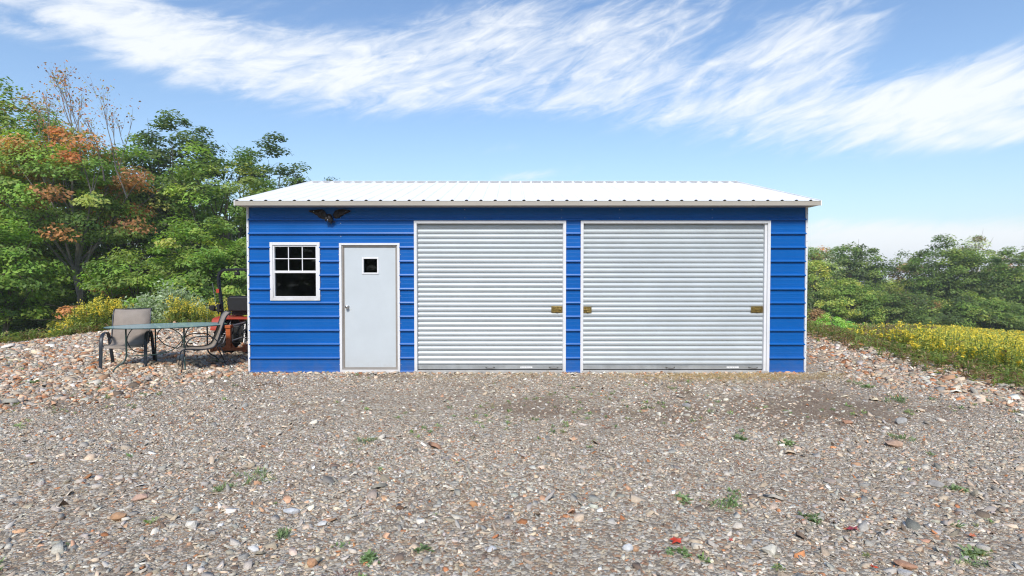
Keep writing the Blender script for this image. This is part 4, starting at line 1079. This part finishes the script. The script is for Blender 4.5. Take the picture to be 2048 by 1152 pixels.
def build_right_woods():
    G = 'trees beyond the goldenrod field'
    A = [  # label, px, depth, top py, width px, palettes, weights, crown base, open, name
        ('hazy grey-green tree right beside the garage\'s right eave post, orange at its crown', 1640, 66, 486, 120, [G_MID, GREY, RUST], [.55, .33, .12], .1, 0, 'shade_tree'),
        ('broad round dark-green oak, second tall tree from the garage', 1714, 52, 489, 104, [G_DARK, G_MID], [.7, .3], .2, 0, 'oak_tree'),
        ('pale yellow-green rounded tree close beside the garage wall', 1633, 47, 524, 66, [G_YEL, G_MID], [.5, .5], .1, 0, 'shade_tree'),
        ('rounded olive-green tree in front of the broad oak', 1692, 41, 556, 118, [G_YEL, G_MID], [.22, .78], .02, 0, 'shade_tree'),
        ('dark bushy tree low beside the right wall of the garage', 1612, 43, 575, 70, [G_DARK], [1], .0, 0, 'shade_tree'),
        ('sparse brownish-leaved tree left of the tall green pair', 1816, 57, 492, 62, [BROWN, G_DARK, RUST], [.45, .4, .15], .3, .45, 'oak_tree'),
        ('tall green tree, left of the pair with nearly level tops', 1872, 47, 488, 112, [G_DARK, G_MID], [.55, .45], .05, 0, 'maple_tree'),
        ('pale green tree under the sparse brownish one', 1805, 53, 556, 100, [G_YEL, G_MID], [.75, .25], .05, 0, 'shade_tree'),
        ('thin grey half-bare tree showing above the tall green pair', 1946, 58, 473, 66, [GREY, BROWN], [.6, .4], .35, .3, 'shade_tree'),
        ('tall green tree, right of the pair with nearly level tops', 1942, 47, 497, 96, [G_DARK, G_MID], [.5, .5], .05, 0, 'maple_tree'),
        ('small reddish half-bare tree between the grey one and the photo\'s right edge', 1996, 60, 499, 50, [BROWN, RUST, GREY], [.5, .3, .2], .3, .3, 'shade_tree'),
        ('wide green tree at the right edge of the photo', 2030, 44, 508, 125, [G_MID, G_DARK], [.5, .5], .05, 0, 'maple_tree'),
        ('dark tall tree cut by the right edge of the photo', 2085, 55, 484, 100, [G_DARK], [1], .1, 0, 'oak_tree'),
        ('blue-green tree seen low in the gap of sky', 1772, 85, 552, 90, [G_DARK, GREY], [.5, .5], .0, 0, 'shade_tree'),
        ('dark hemlock-like tree low in the middle of the far wood', 1776, 41, 592, 82, [G_DARK], [1], .0, 0, 'hemlock_tree'),
        ('brownish-green bush-like tree right of the dark hemlock-like one', 1830, 43, 580, 80, [BROWN, G_DARK], [.35, .65], .0, 0, 'shade_tree'),
        ('dark green low tree with tiered branches under the tall pair', 1880, 39, 612, 110, [G_DARK, G_MID], [.8, .2], .0, 0, 'hemlock_tree'),
        ('mid-green low tree with light tips under the right one of the pair', 1958, 38.5, 582, 110, [G_MID, G_DARK, G_YEL], [.5, .3, .2], .0, 0, 'shade_tree'),
        ('dark low tree before the wide tree at the right edge', 2022, 37.5, 602, 110, [G_DARK, G_MID], [.7, .3], .0, 0, 'shade_tree'),
        ('dark rounded tree filling the wood between oak and hemlock-like tree', 1735, 46, 572, 90, [G_DARK, G_MID], [.6, .4], .0, 0, 'shade_tree'),
        ('brown-leaved shrub low by the right garage wall', 1630, 36, 617, 50, [BROWN, G_YEL], [.7, .3], .0, 0, 'bush'),
        ('low green tree farther left, partly behind the garage', 1560, 50, 520, 120, [G_MID, G_DARK], [.5, .5], .0, 0, 'shade_tree')]
    for i, (lb, px, d, py, wp, ls, ws, cb, op, nm) in enumerate(A):
        x, y = at(px, d); k = d / 45
        ls = [[tuple(c * m_ for c, m_ in zip(q, (1.35, 1.25, 1.15))) for q in L] for L in ls]
        tree(nm, lb, x, y, topz(py, d), wp * d / F, pal_pick(ls, ws), 200 + i, crown_base=cb, clump=.66 * k, per=75, leaf=.10 * k, dens=1.35 if not op else .7, group=G, trunk_r=.15, openness=op,
             cat='bush' if nm == 'bush' else 'tree', lobes=8, flat=.5, bark='bark')
    # bright bushes at the near side of the field
    for i, (px, d, py, wp, lb) in enumerate([(1663, 27, 625, 52, 'bright lime-green bush at the far left of the goldenrod field'), (1694, 27.5, 638, 30, 'smaller lime-green bush right of the bright one'), (1735, 29, 650, 34, 'low light green bush at the back of the goldenrod field')]):
        x, y = at(px, d); tree('bush', lb, x, y, topz(py, d), wp * d / F, pal_pick([[(.16, .26, .05), (.12, .22, .045), (.2, .28, .07)]], [1]), 240 + i, crown_base=.0, clump=.3, leaf=.05, per=70, trunk_r=.03, group='bushes in the goldenrod field', cat='bush')

# goldenrod and ground plants: nobody could count these
def goldenrod(name, pos, hgt, label, seed, yellow, nb=14, npl=26, lf=.05):
    r = np.random.default_rng(seed); n = len(pos); base = np.stack([pos[:, 0], pos[:, 1], H(pos[:, 0], pos[:, 1]) - .03], 1)
    lean = r.normal(0, .10, (n, 2)) * hgt[:, None]
    def along(t): return base[:, None, :] + np.stack([lean[:, :1] * t ** 1.6, lean[:, 1:] * t ** 1.6, hgt[:, None] * t], 2)
    # stems
    tt = np.tile(np.array([[0, .5, 1.0]]), (n, 1)); A = along(tt); wv = np.stack([np.cos(s := r.uniform(0, 6.28, n)), np.sin(s), 0 * s], 1) * .006
    SV = np.concatenate([A - wv[:, None], A + wv[:, None]], 1); o = np.arange(n)[:, None] * 6
    SQ = np.concatenate([o + np.array([[0, 1, 4, 3]]), o + np.array([[1, 2, 5, 4]])], 0)
    sc = np.repeat(np.array([[.09, .12, .04]]) * r.uniform(.6, 1.5, (n, 1)), 6, 0)
    # narrow leaves, each one kite sticking out of the stem
    t = r.uniform(.08, .92, (n, nb)); B = along(t).reshape(-1, 3); m = len(B); a = r.uniform(0, 6.28, m); out = np.stack([np.cos(a), np.sin(a), r.uniform(.1, .9, m)], 1)
    l = (lf * 2.0 * r.uniform(.6, 1.3, m))[:, None]; side = np.stack([-np.sin(a), np.cos(a), 0 * a], 1) * l * .13
    LV = np.stack([B, B + out * l * .5 + side, B + out * l - np.array([0, 0, 1]) * l * .2, B + out * l * .5 - side], 1).reshape(-1, 3)
    LQ = np.arange(m)[:, None] * 4 + np.arange(4)[None]
    gcol = np.array([(.12, .165, .04), (.15, .195, .05), (.085, .125, .035), (.19, .21, .065)])[r.integers(4, size=n)]
    bro = (r.random(n) < np.asarray(yellow[1])); gcol[bro] = np.array([(.17, .12, .07), (.20, .15, .085), (.13, .08, .055)])[r.integers(3, size=bro.sum())]
    lc = np.repeat(np.repeat(gcol, nb, 0) * r.uniform(.7, 1.3, (m, 1)), 4, 0)
    # plume
    fl = np.where(r.random(n) < yellow[0], 1, 0) * (~bro); ids = np.nonzero(fl)[0]
    k = len(ids); t = r.uniform(.80, 1.04, (k, npl)); C = (base[ids][:, None] + np.stack([lean[ids, :1] * t ** 1.6, lean[ids, 1:] * t ** 1.6, hgt[ids, None] * t], 2))
    C = C + r.normal(0, 1, (k, npl, 3)) * np.array([.055, .055, .018]) * (1.15 - t[..., None]) * 3.4 * np.minimum(1, hgt[ids, None, None])
    C = C.reshape(-1, 3); PV, PQ = leaf_quads(C, r.normal(0, 1, (len(C), 3)) + [0, 0, .7], lf * .34, r, 1.5)
    yc = np.array([(.44, .34, .04), (.48, .39, .055), (.38, .33, .06), (.31, .31, .07)])[r.integers(4, size=k)]
    pc = np.repeat(np.repeat(yc, npl, 0) * r.uniform(.75, 1.2, (len(C), 1)), 4, 0)
    V = np.concatenate([SV.reshape(-1, 3), LV, PV]); g2 = LQ + n * 6; g3 = PQ + n * 6 + len(LV)
    ob = np_mesh(name, V, [np.concatenate([SQ, g2, g3])], M['weed'], cols=np.concatenate([sc, lc, pc])); tag(ob, label, 'goldenrod', kind='stuff'); return ob

def build_goldenrod():
    r = np.random.default_rng(51)
    def field(n, d0, d1, p0, p1, seed, smin=.75):
        q = np.random.default_rng(seed); d = d0 + (d1 - d0) * q.random(n) ** .8; px = q.uniform(p0, p1, n); x = (px - 1024) * d / F; y = d - 8.95
        k = (edge_dist(x, y) > smin + .25 * vnoise(x, y, 1.5, 3) + 2.6 * smooth((1740 - px) / 60) * (d > 12)); return np.stack([x, y], 1)[k]
    p = field(5200, 8.2, 20, 1580, 2250, 52); h = r.uniform(.55, 1.05, len(p)) * smooth((edge_dist(p[:, 0], p[:, 1]) - .2) / 1.5)
    pxx = 1024 + F * p[:, 0] / (p[:, 1] + 8.95); bm = smooth((pxx - 1705) / 40) * smooth((1880 - pxx) / 60) * smooth((p[:, 1] - 2.5) / 2)
    h = (h + .12) * (.5 + .5 * smooth((pxx - 1640) / 200)); goldenrod('goldenrod', p, h, 'yellow goldenrod in front, beyond the right edge of the gravel', 61, (.78, .06 + .75 * bm), 22, 24, .055)
    p = field(11000, 17, 40, 1560, 2200, 53); x, y = p[:, 0], p[:, 1]; px = 1024 + F * x / (y + 8.95)
    k = ~((px > 1715 + 20 * vnoise(x, y, .8, 2)) & (px < 1860 + 30 * vnoise(x, y, .7, 5)) & (y > 10) & (y < 24)); q1 = p[k]; q2 = p[~k]
    goldenrod('goldenrod', q1, r.uniform(.45, .85, len(q1)), 'distant yellow goldenrod reaching back to the wood at the right', 62, (.82, .06), 12, 20, .09)
    goldenrod('dead_weeds', q2, r.uniform(.5, .95, len(q2)), 'reddish-brown dried weeds in the middle of the goldenrod field', 63, (.22, .72), 22, 10, .10)
    # left patch behind the crest
    q = np.random.default_rng(54); n = 3300; d = q.uniform(13.6, 18, n); px = q.uniform(70, 245, n); px2 = q.uniform(335, 500, n); px = np.where(q.random(n) < .5, px, px2)
    x = (px - 1024) * d / F; y = d - 8.95; k = edge_dist(x, y) > .3 + .3 * vnoise(x, y, 1.3, 4); p = np.stack([x, y], 1)[k]; left = px[k] < 300
    h = r.uniform(.5, .95, len(p)) * np.where(left, np.clip((px[k] - 40) / 120, .45, 1.0), 1.05)
    goldenrod('goldenrod', p, h, 'yellow goldenrod between the rubble heap and the wood on the left', 64, (.75, .06), 14, 26, .05)
    n = 2600; d = q.uniform(11.6, 16, n); px = q.uniform(-90, 500, n); x = (px - 1024) * d / F; y = d - 8.95; e = edge_dist(x, y); k = (e > -.3) & (e < 2.2); p = np.stack([x, y], 1)[k]
    goldenrod('tall_grass', p, r.uniform(.12, .34, len(p)), 'thin grass and weeds along the crest on the left', 65, (.0, .35), 14, 2, .05)
    n = 2400; y = q.uniform(-2.6, 7, n); x = 7.2 + q.uniform(-.9, 1.6, n) + .25 * np.clip(y - 1.5, 0, 12); k = q.random(n) < smooth((x - 6.6) / 1.2); p = np.stack([x, y], 1)[k]
    goldenrod('tall_grass', p, r.uniform(.08, .30, len(p)), 'thin grass and weeds along the right edge of the gravel', 66, (.0, .45), 14, 2, .045)

def tufts(name, P, R, cols, label, seed, blades=16, up=.9, cat='weeds', wide=.12):
    """grass blades / rosette leaves around each P with reach R"""
    r = np.random.default_rng(seed); n = len(P); rep = np.repeat(np.arange(n), blades); m = len(rep)
    a = r.uniform(0, 6.28, m); l = R[rep] * r.uniform(.5, 1.2, m); el = np.clip(r.normal(up, .35, m), .08, 1.5)
    b = np.stack([P[rep, 0] + r.normal(0, .25, m) * R[rep], P[rep, 1] + r.normal(0, .25, m) * R[rep]], 1); bz = H(b[:, 0], b[:, 1]) + .004
    B = np.column_stack([b, bz]); d = np.stack([np.cos(a) * np.cos(el), np.sin(a) * np.cos(el), np.sin(el)], 1); s = np.stack([-np.sin(a), np.cos(a), 0 * a], 1) * (l * wide)[:, None]
    mid = B + d * l[:, None] * .55; tip = B + d * l[:, None] - np.array([0, 0, 1]) * (l * .22)[:, None]
    V = np.stack([B - s * .3, mid - s, tip, mid + s], 1).reshape(-1, 3); Q = np.arange(m)[:, None] * 4 + np.arange(4)[None]
    c = np.asarray(cols)[rep] * r.uniform(.7, 1.3, (m, 1))
    return np_mesh(name, V, [Q], M['weed'], cols=np.repeat(c, 4, 0))

def build_ground_plants():
    r = np.random.default_rng(71)
    gr = np.array([(.13, .20, .075), (.17, .24, .09), (.10, .155, .06), (.18, .20, .09)])
    p = scatter(9000, -14, 8, -7.0, 7.5, lambda x, y: smooth((vnoise(x, y, .8, 31) + .5 * vnoise(x, y, 2.3, 32) - .12) / .5) * .55 + .02, 72)
    o = tufts('ground_weeds', p, r.uniform(.015, .06, len(p)), gr[r.integers(4, size=len(p))], '', 73, 18, .6, wide=.10); tag(o, 'small green weeds sprouting through the gravel', 'weeds', kind='stuff')
    # reddish dead creepers (left foreground) and straw at the wall foot
    p = scatter(5200, -9, 8, -7.0, 0, lambda x, y: (.25 + .75 * dirt(x, y)) * (.30 + .6 * (x < -2)), 74)
    rc = np.array([(.15, .07, .055), (.20, .12, .08), (.11, .07, .055), (.24, .19, .13)])
    o = tufts('dry_creepers', p, r.uniform(.02, .07, len(p)), rc[r.integers(4, size=len(p))], '', 75, 16, .3, wide=.045); tag(o, 'reddish dried creeping weeds flat on the gravel', 'dry weeds', kind='stuff')
    n = 2300; x = np.concatenate([r.normal(3.7, 1.0, n), r.uniform(-2, 5, 500)]); y = -.08 - np.abs(r.normal(0, .32, n + 500)); p = np.stack([x, y], 1); p = p[np.abs(p[:, 0]) < 6]
    sc = np.array([(.40, .31, .18), (.33, .25, .14), (.27, .20, .12)])
    o = tufts('dry_straw', p, r.uniform(.03, .08, len(p)), sc[r.integers(3, size=len(p))], '', 76, 8, .2, wide=.03); tag(o, 'dry straw strewn along the foot of the garage wall at the right', 'straw', kind='stuff')

WEEDS = [  # px, py, reach, style, label
    (740, 1120, .085, 'broad', 'broad-leaved green weed nearest the bottom edge, left of centre'), (840, 1100, .075, 'star', 'pale star-shaped weed right of the broad-leaved one at the bottom'),
    (508, 957, .14, 'grass', 'spreading grass weed left of centre in the drive'), (445, 978, .09, 'grass', 'compact green weed just left of the spreading grass weed'),
    (560, 1073, .10, 'grass', 'low green weed near the bottom left, behind a white stone'), (1960, 1110, .09, 'broad', 'bright green weed in the bottom right corner, farther right'),
    (1950, 1128, .08, 'grass', 'spiky green weed in the bottom right corner, nearer the edge'), (1630, 1036, .07, 'broad', 'leafy weed above the large pale stone at the bottom right'),
    (1578, 886, .10, 'broad', 'flat green weed right of centre in the middle of the drive'), (1812, 879, .11, 'grass', 'spiky grass tuft at the right, upright and star-like'),
    (1480, 875, .09, 'broad', 'green weed just left of the flat green one'), (1735, 775, .12, 'broad', 'bright weed near the right corner of the garage'),
    (1715, 768, .10, 'grass', 'small tuft just left of the bright corner weed'), (735, 880, .10, 'grass', 'yellow-green tuft below the white door'),
    (1370, 994, .08, 'broad', 'rounded green weed right of centre in the foreground'), (1458, 1003, .12, 'grass', 'sprawling dark weed right of the rounded one'),
    (1795, 805, .16, 'grass', 'wide grass patch on the right slope of the drive'), (1920, 980, .07, 'broad', 'lone yellow-green weed near the right edge'),
    (1362, 1105, .07, 'broad', 'weed under the red leaves at the bottom'), (60, 768, .14, 'broad', 'weed cluster among the rubble at the far left')]
ROCKS = [  # px, py, length px, height ratio, colour, label
    (945, 1007, 24, .55, (.50, .26, .12), 'orange-tan rock near the centre of the foreground'), (797, 1015, 22, .5, (.16, .09, .05), 'dark brown rock left of the orange-tan one'),
    (377, 1056, 34, .55, (.66, .62, .55), 'white rounded rock at the lower left'), (228, 1043, 38, .5, (.42, .25, .14), 'brown pointed rock at the lower left'),
    (272, 1003, 34, .45, (.50, .33, .25), 'pink-tan rock with a rusty underside at the left'), (980, 1100, 34, .4, (.52, .52, .52), 'split pale grey rock at the bottom centre'),
    (1258, 1100, 26, .8, (.58, .59, .60), 'upright pale rock right of centre at the bottom'), (1275, 1100, 16, .8, (.48, .29, .17), 'small tan rock leaning by the upright pale one'),
    (1547, 1106, 40, .6, (.56, .53, .45), 'large cream angular rock at the bottom right'), (1398, 1094, 32, .4, (.58, .52, .43), 'flat cream rock beside the red leaves'),
    (1480, 1053, 30, .45, (.55, .49, .41), 'buff oblong rock at the lower right'), (1880, 972, 42, .28, (.36, .33, .29), 'long flat grey-brown slab near the right edge'),
    (1666, 963, 34, .3, (.34, .27, .22), 'flat brown slab right of centre'), (1808, 850, 32, .5, (.37, .36, .34), 'grey pointed rock on the right of the drive'),
    (1700, 848, 24, .4, (.40, .22, .14), 'rust-brown rock left of the grey pointed one'), (1795, 893, 50, .3, (.45, .30, .21), 'long tan slab on the right of the drive'),
    (1820, 1135, 52, .3, (.42, .23, .14), 'long rust slab at the bottom right edge'), (1820, 1150, 40, .3, (.42, .41, .40), 'grey slab at the bottom right edge, below the rust one'),
    (270, 828, 30, .4, (.44, .36, .30), 'tan flat rock in the left of the drive'), (500, 1102, 30, .4, (.60, .59, .57), 'pale blue-grey rock at the bottom left'),
    (578, 1024, 38, .35, (.50, .51, .52), 'flat blue-grey rock left of centre'), (640, 1048, 26, .35, (.56, .55, .52), 'pale rounded rock left of centre'),
    (618, 1135, 28, .8, (.48, .27, .15), 'tan upright rock at the bottom edge, left of centre'), (1375, 812, 22, .5, (.30, .29, .28), 'small grey rock before the right shutter')]

def build_small_things():
    for i, (px, py, R, st, lb) in enumerate(WEEDS):
        x, y = at_ground(px, py); c = [(.125, .18, .08), (.105, .145, .07), (.15, .195, .10)][i % 3]
        r = np.random.default_rng(300 + i); k = 8 if st != 'star' else 1
        P = np.stack([r.normal(0, R * .40, k), r.normal(0, R * .40, k)], 1) * (0 if st == 'star' else 1) + [x, y]
        o = tufts('weed', P, np.full(k, R * .75) * (r.uniform(.5, .95, k) if k > 1 else 1), np.tile([c], (k, 1)), lb, 310 + i, 13 if st != 'star' else 16, .75 if st == 'grass' else .4, wide=.07 if st == 'grass' else .2)
        tag(o, lb, 'weed', 'green weeds in the drive')
    for i, (px, py, L, hr, c, lb) in enumerate(ROCKS):
        x, y = at_ground(px, py); d = y + 8.95; l = L * d / F; rr = random.Random(400 + i)
        bm = bmesh.new()
        for _ in range(26):
            a = rr.uniform(0, 6.28); q = rr.uniform(-1, 1); m_ = rr.uniform(.75, 1.0)
            bm.verts.new((math.cos(a) * math.sqrt(1 - q * q) * m_ * l / 2, math.sin(a) * math.sqrt(1 - q * q) * m_ * l * .36, q * m_ * l * hr * .55))
        res = bmesh.ops.convex_hull(bm, input=bm.verts); bmesh.ops.delete(bm, geom=[g for g in set(res['geom_interior'] + res['geom_unused']) if isinstance(g, bmesh.types.BMVert)], context='VERTS')
        me = bpy.data.meshes.new('rock'); bm.to_mesh(me); bm.free(); me.materials.append(mat('rock_stone', c, .85, 0, .22, 22, .6, 70))
        o = link(bpy.data.objects.new('rock', me)); o.location = (x, y, Hf(x, y) + l * hr * .28); o.rotation_euler = (rr.uniform(-.15, .15), rr.uniform(-.15, .15), rr.uniform(-.5, .5))
        b = o.modifiers.new('bevel', 'BEVEL'); b.width = l * .03; b.segments = 2
        tag(o, lb, 'rock', 'larger stones lying in the drive')
    # fallen red leaves
    for i, (px, py, R, c, lb) in enumerate([(1357, 1085, .055, (.50, .05, .02), 'crumpled scarlet leaf beside the flat cream rock'), (1715, 1063, .05, (.32, .05, .06), 'dull crimson leaf at the lower right'), (1467, 1085, .02, (.5, .10, .07), 'small red leaf left of the buff rock'),
                                       (1758, 1143, .025, (.52, .08, .03), 'orange-red leaf at the bottom right edge'), (1956, 1078, .022, (.5, .14, .06), 'orange leaf scrap by the bright weeds at the lower right')]):
        x, y = at_ground(px, py); rr = random.Random(500 + i); n = 11; vs = [(0, 0, .012)]
        for k in range(n): a = 6.283 * k / n; q = R * (1.0 if k % 2 else .45) * rr.uniform(.8, 1.15); vs.append((math.cos(a) * q, math.sin(a) * q * .8, rr.uniform(0, .02)))
        mb = MB().add(vs, [(0, 1 + k, 1 + (k + 1) % n) for k in range(n)])
        o = mb.build('fallen_leaf', mat('red_leaf', c, .5, 0, .3, 40)); o.location = (x, y, Hf(x, y) + .016); sm = o.modifiers.new('thickness', 'SOLIDIFY'); sm.thickness = .0015
        tag(o, lb, 'leaf', 'fallen red leaves on the gravel')

def build_rear_woods():
    """the wood across the clearing behind the camera: it darkens what the wall and the panes mirror"""
    r = np.random.default_rng(91); C = []
    for k in range(26):
        a = math.radians(-180 + (k - 12.5) * 7.5) ; d = 24 + r.uniform(-2, 5); cx, cy = math.sin(a) * d, math.cos(a) * d - 8.95; h = r.uniform(8, 12)
        q = r.normal(0, 1, (900, 3)); q /= np.linalg.norm(q, axis=1, keepdims=True); q *= r.uniform(.7, 1, (900, 1)); C.append(np.stack([cx + q[:, 0] * 2.6, cy + q[:, 1] * 2.6, h * .48 + q[:, 2] * h * .52], 1))
    C = np.concatenate(C); V, Q = leaf_quads(C, r.normal(0, 1, (len(C), 3)), .30, r)
    c = np.array(G_DARK + G_MID)[r.integers(8, size=len(C))]
    o = np_mesh('woodland', V, [Q], M['leaf'], cols=np.repeat(c, 4, 0)); tag(o, 'green wood across the clearing, mirrored in the window', 'woodland', kind='stuff')

build_left_woods()
build_right_woods()
build_rear_woods()
build_goldenrod()
build_ground_plants()
build_small_things()


def build_haze():
    """thin even air round the whole scene; the sky lies outside it"""
    m = bpy.data.materials.new('air_haze'); m.use_nodes = True; T = NT(m.node_tree); T.n.clear()
    out = T.node('ShaderNodeOutputMaterial'); v = T.node('ShaderNodeVolumePrincipled', ins={'Color': (.95, .97, 1.0, 1), 'Density': HAZE, 'Anisotropy': .0})
    T.l.new(v.outputs[0], out.inputs['Volume'])
    o = MB().box(-480, 480, -320, 680, -12, 15.5).build('haze', m); tag(o, kind='stuff')
HAZE = 0.0010
build_haze()
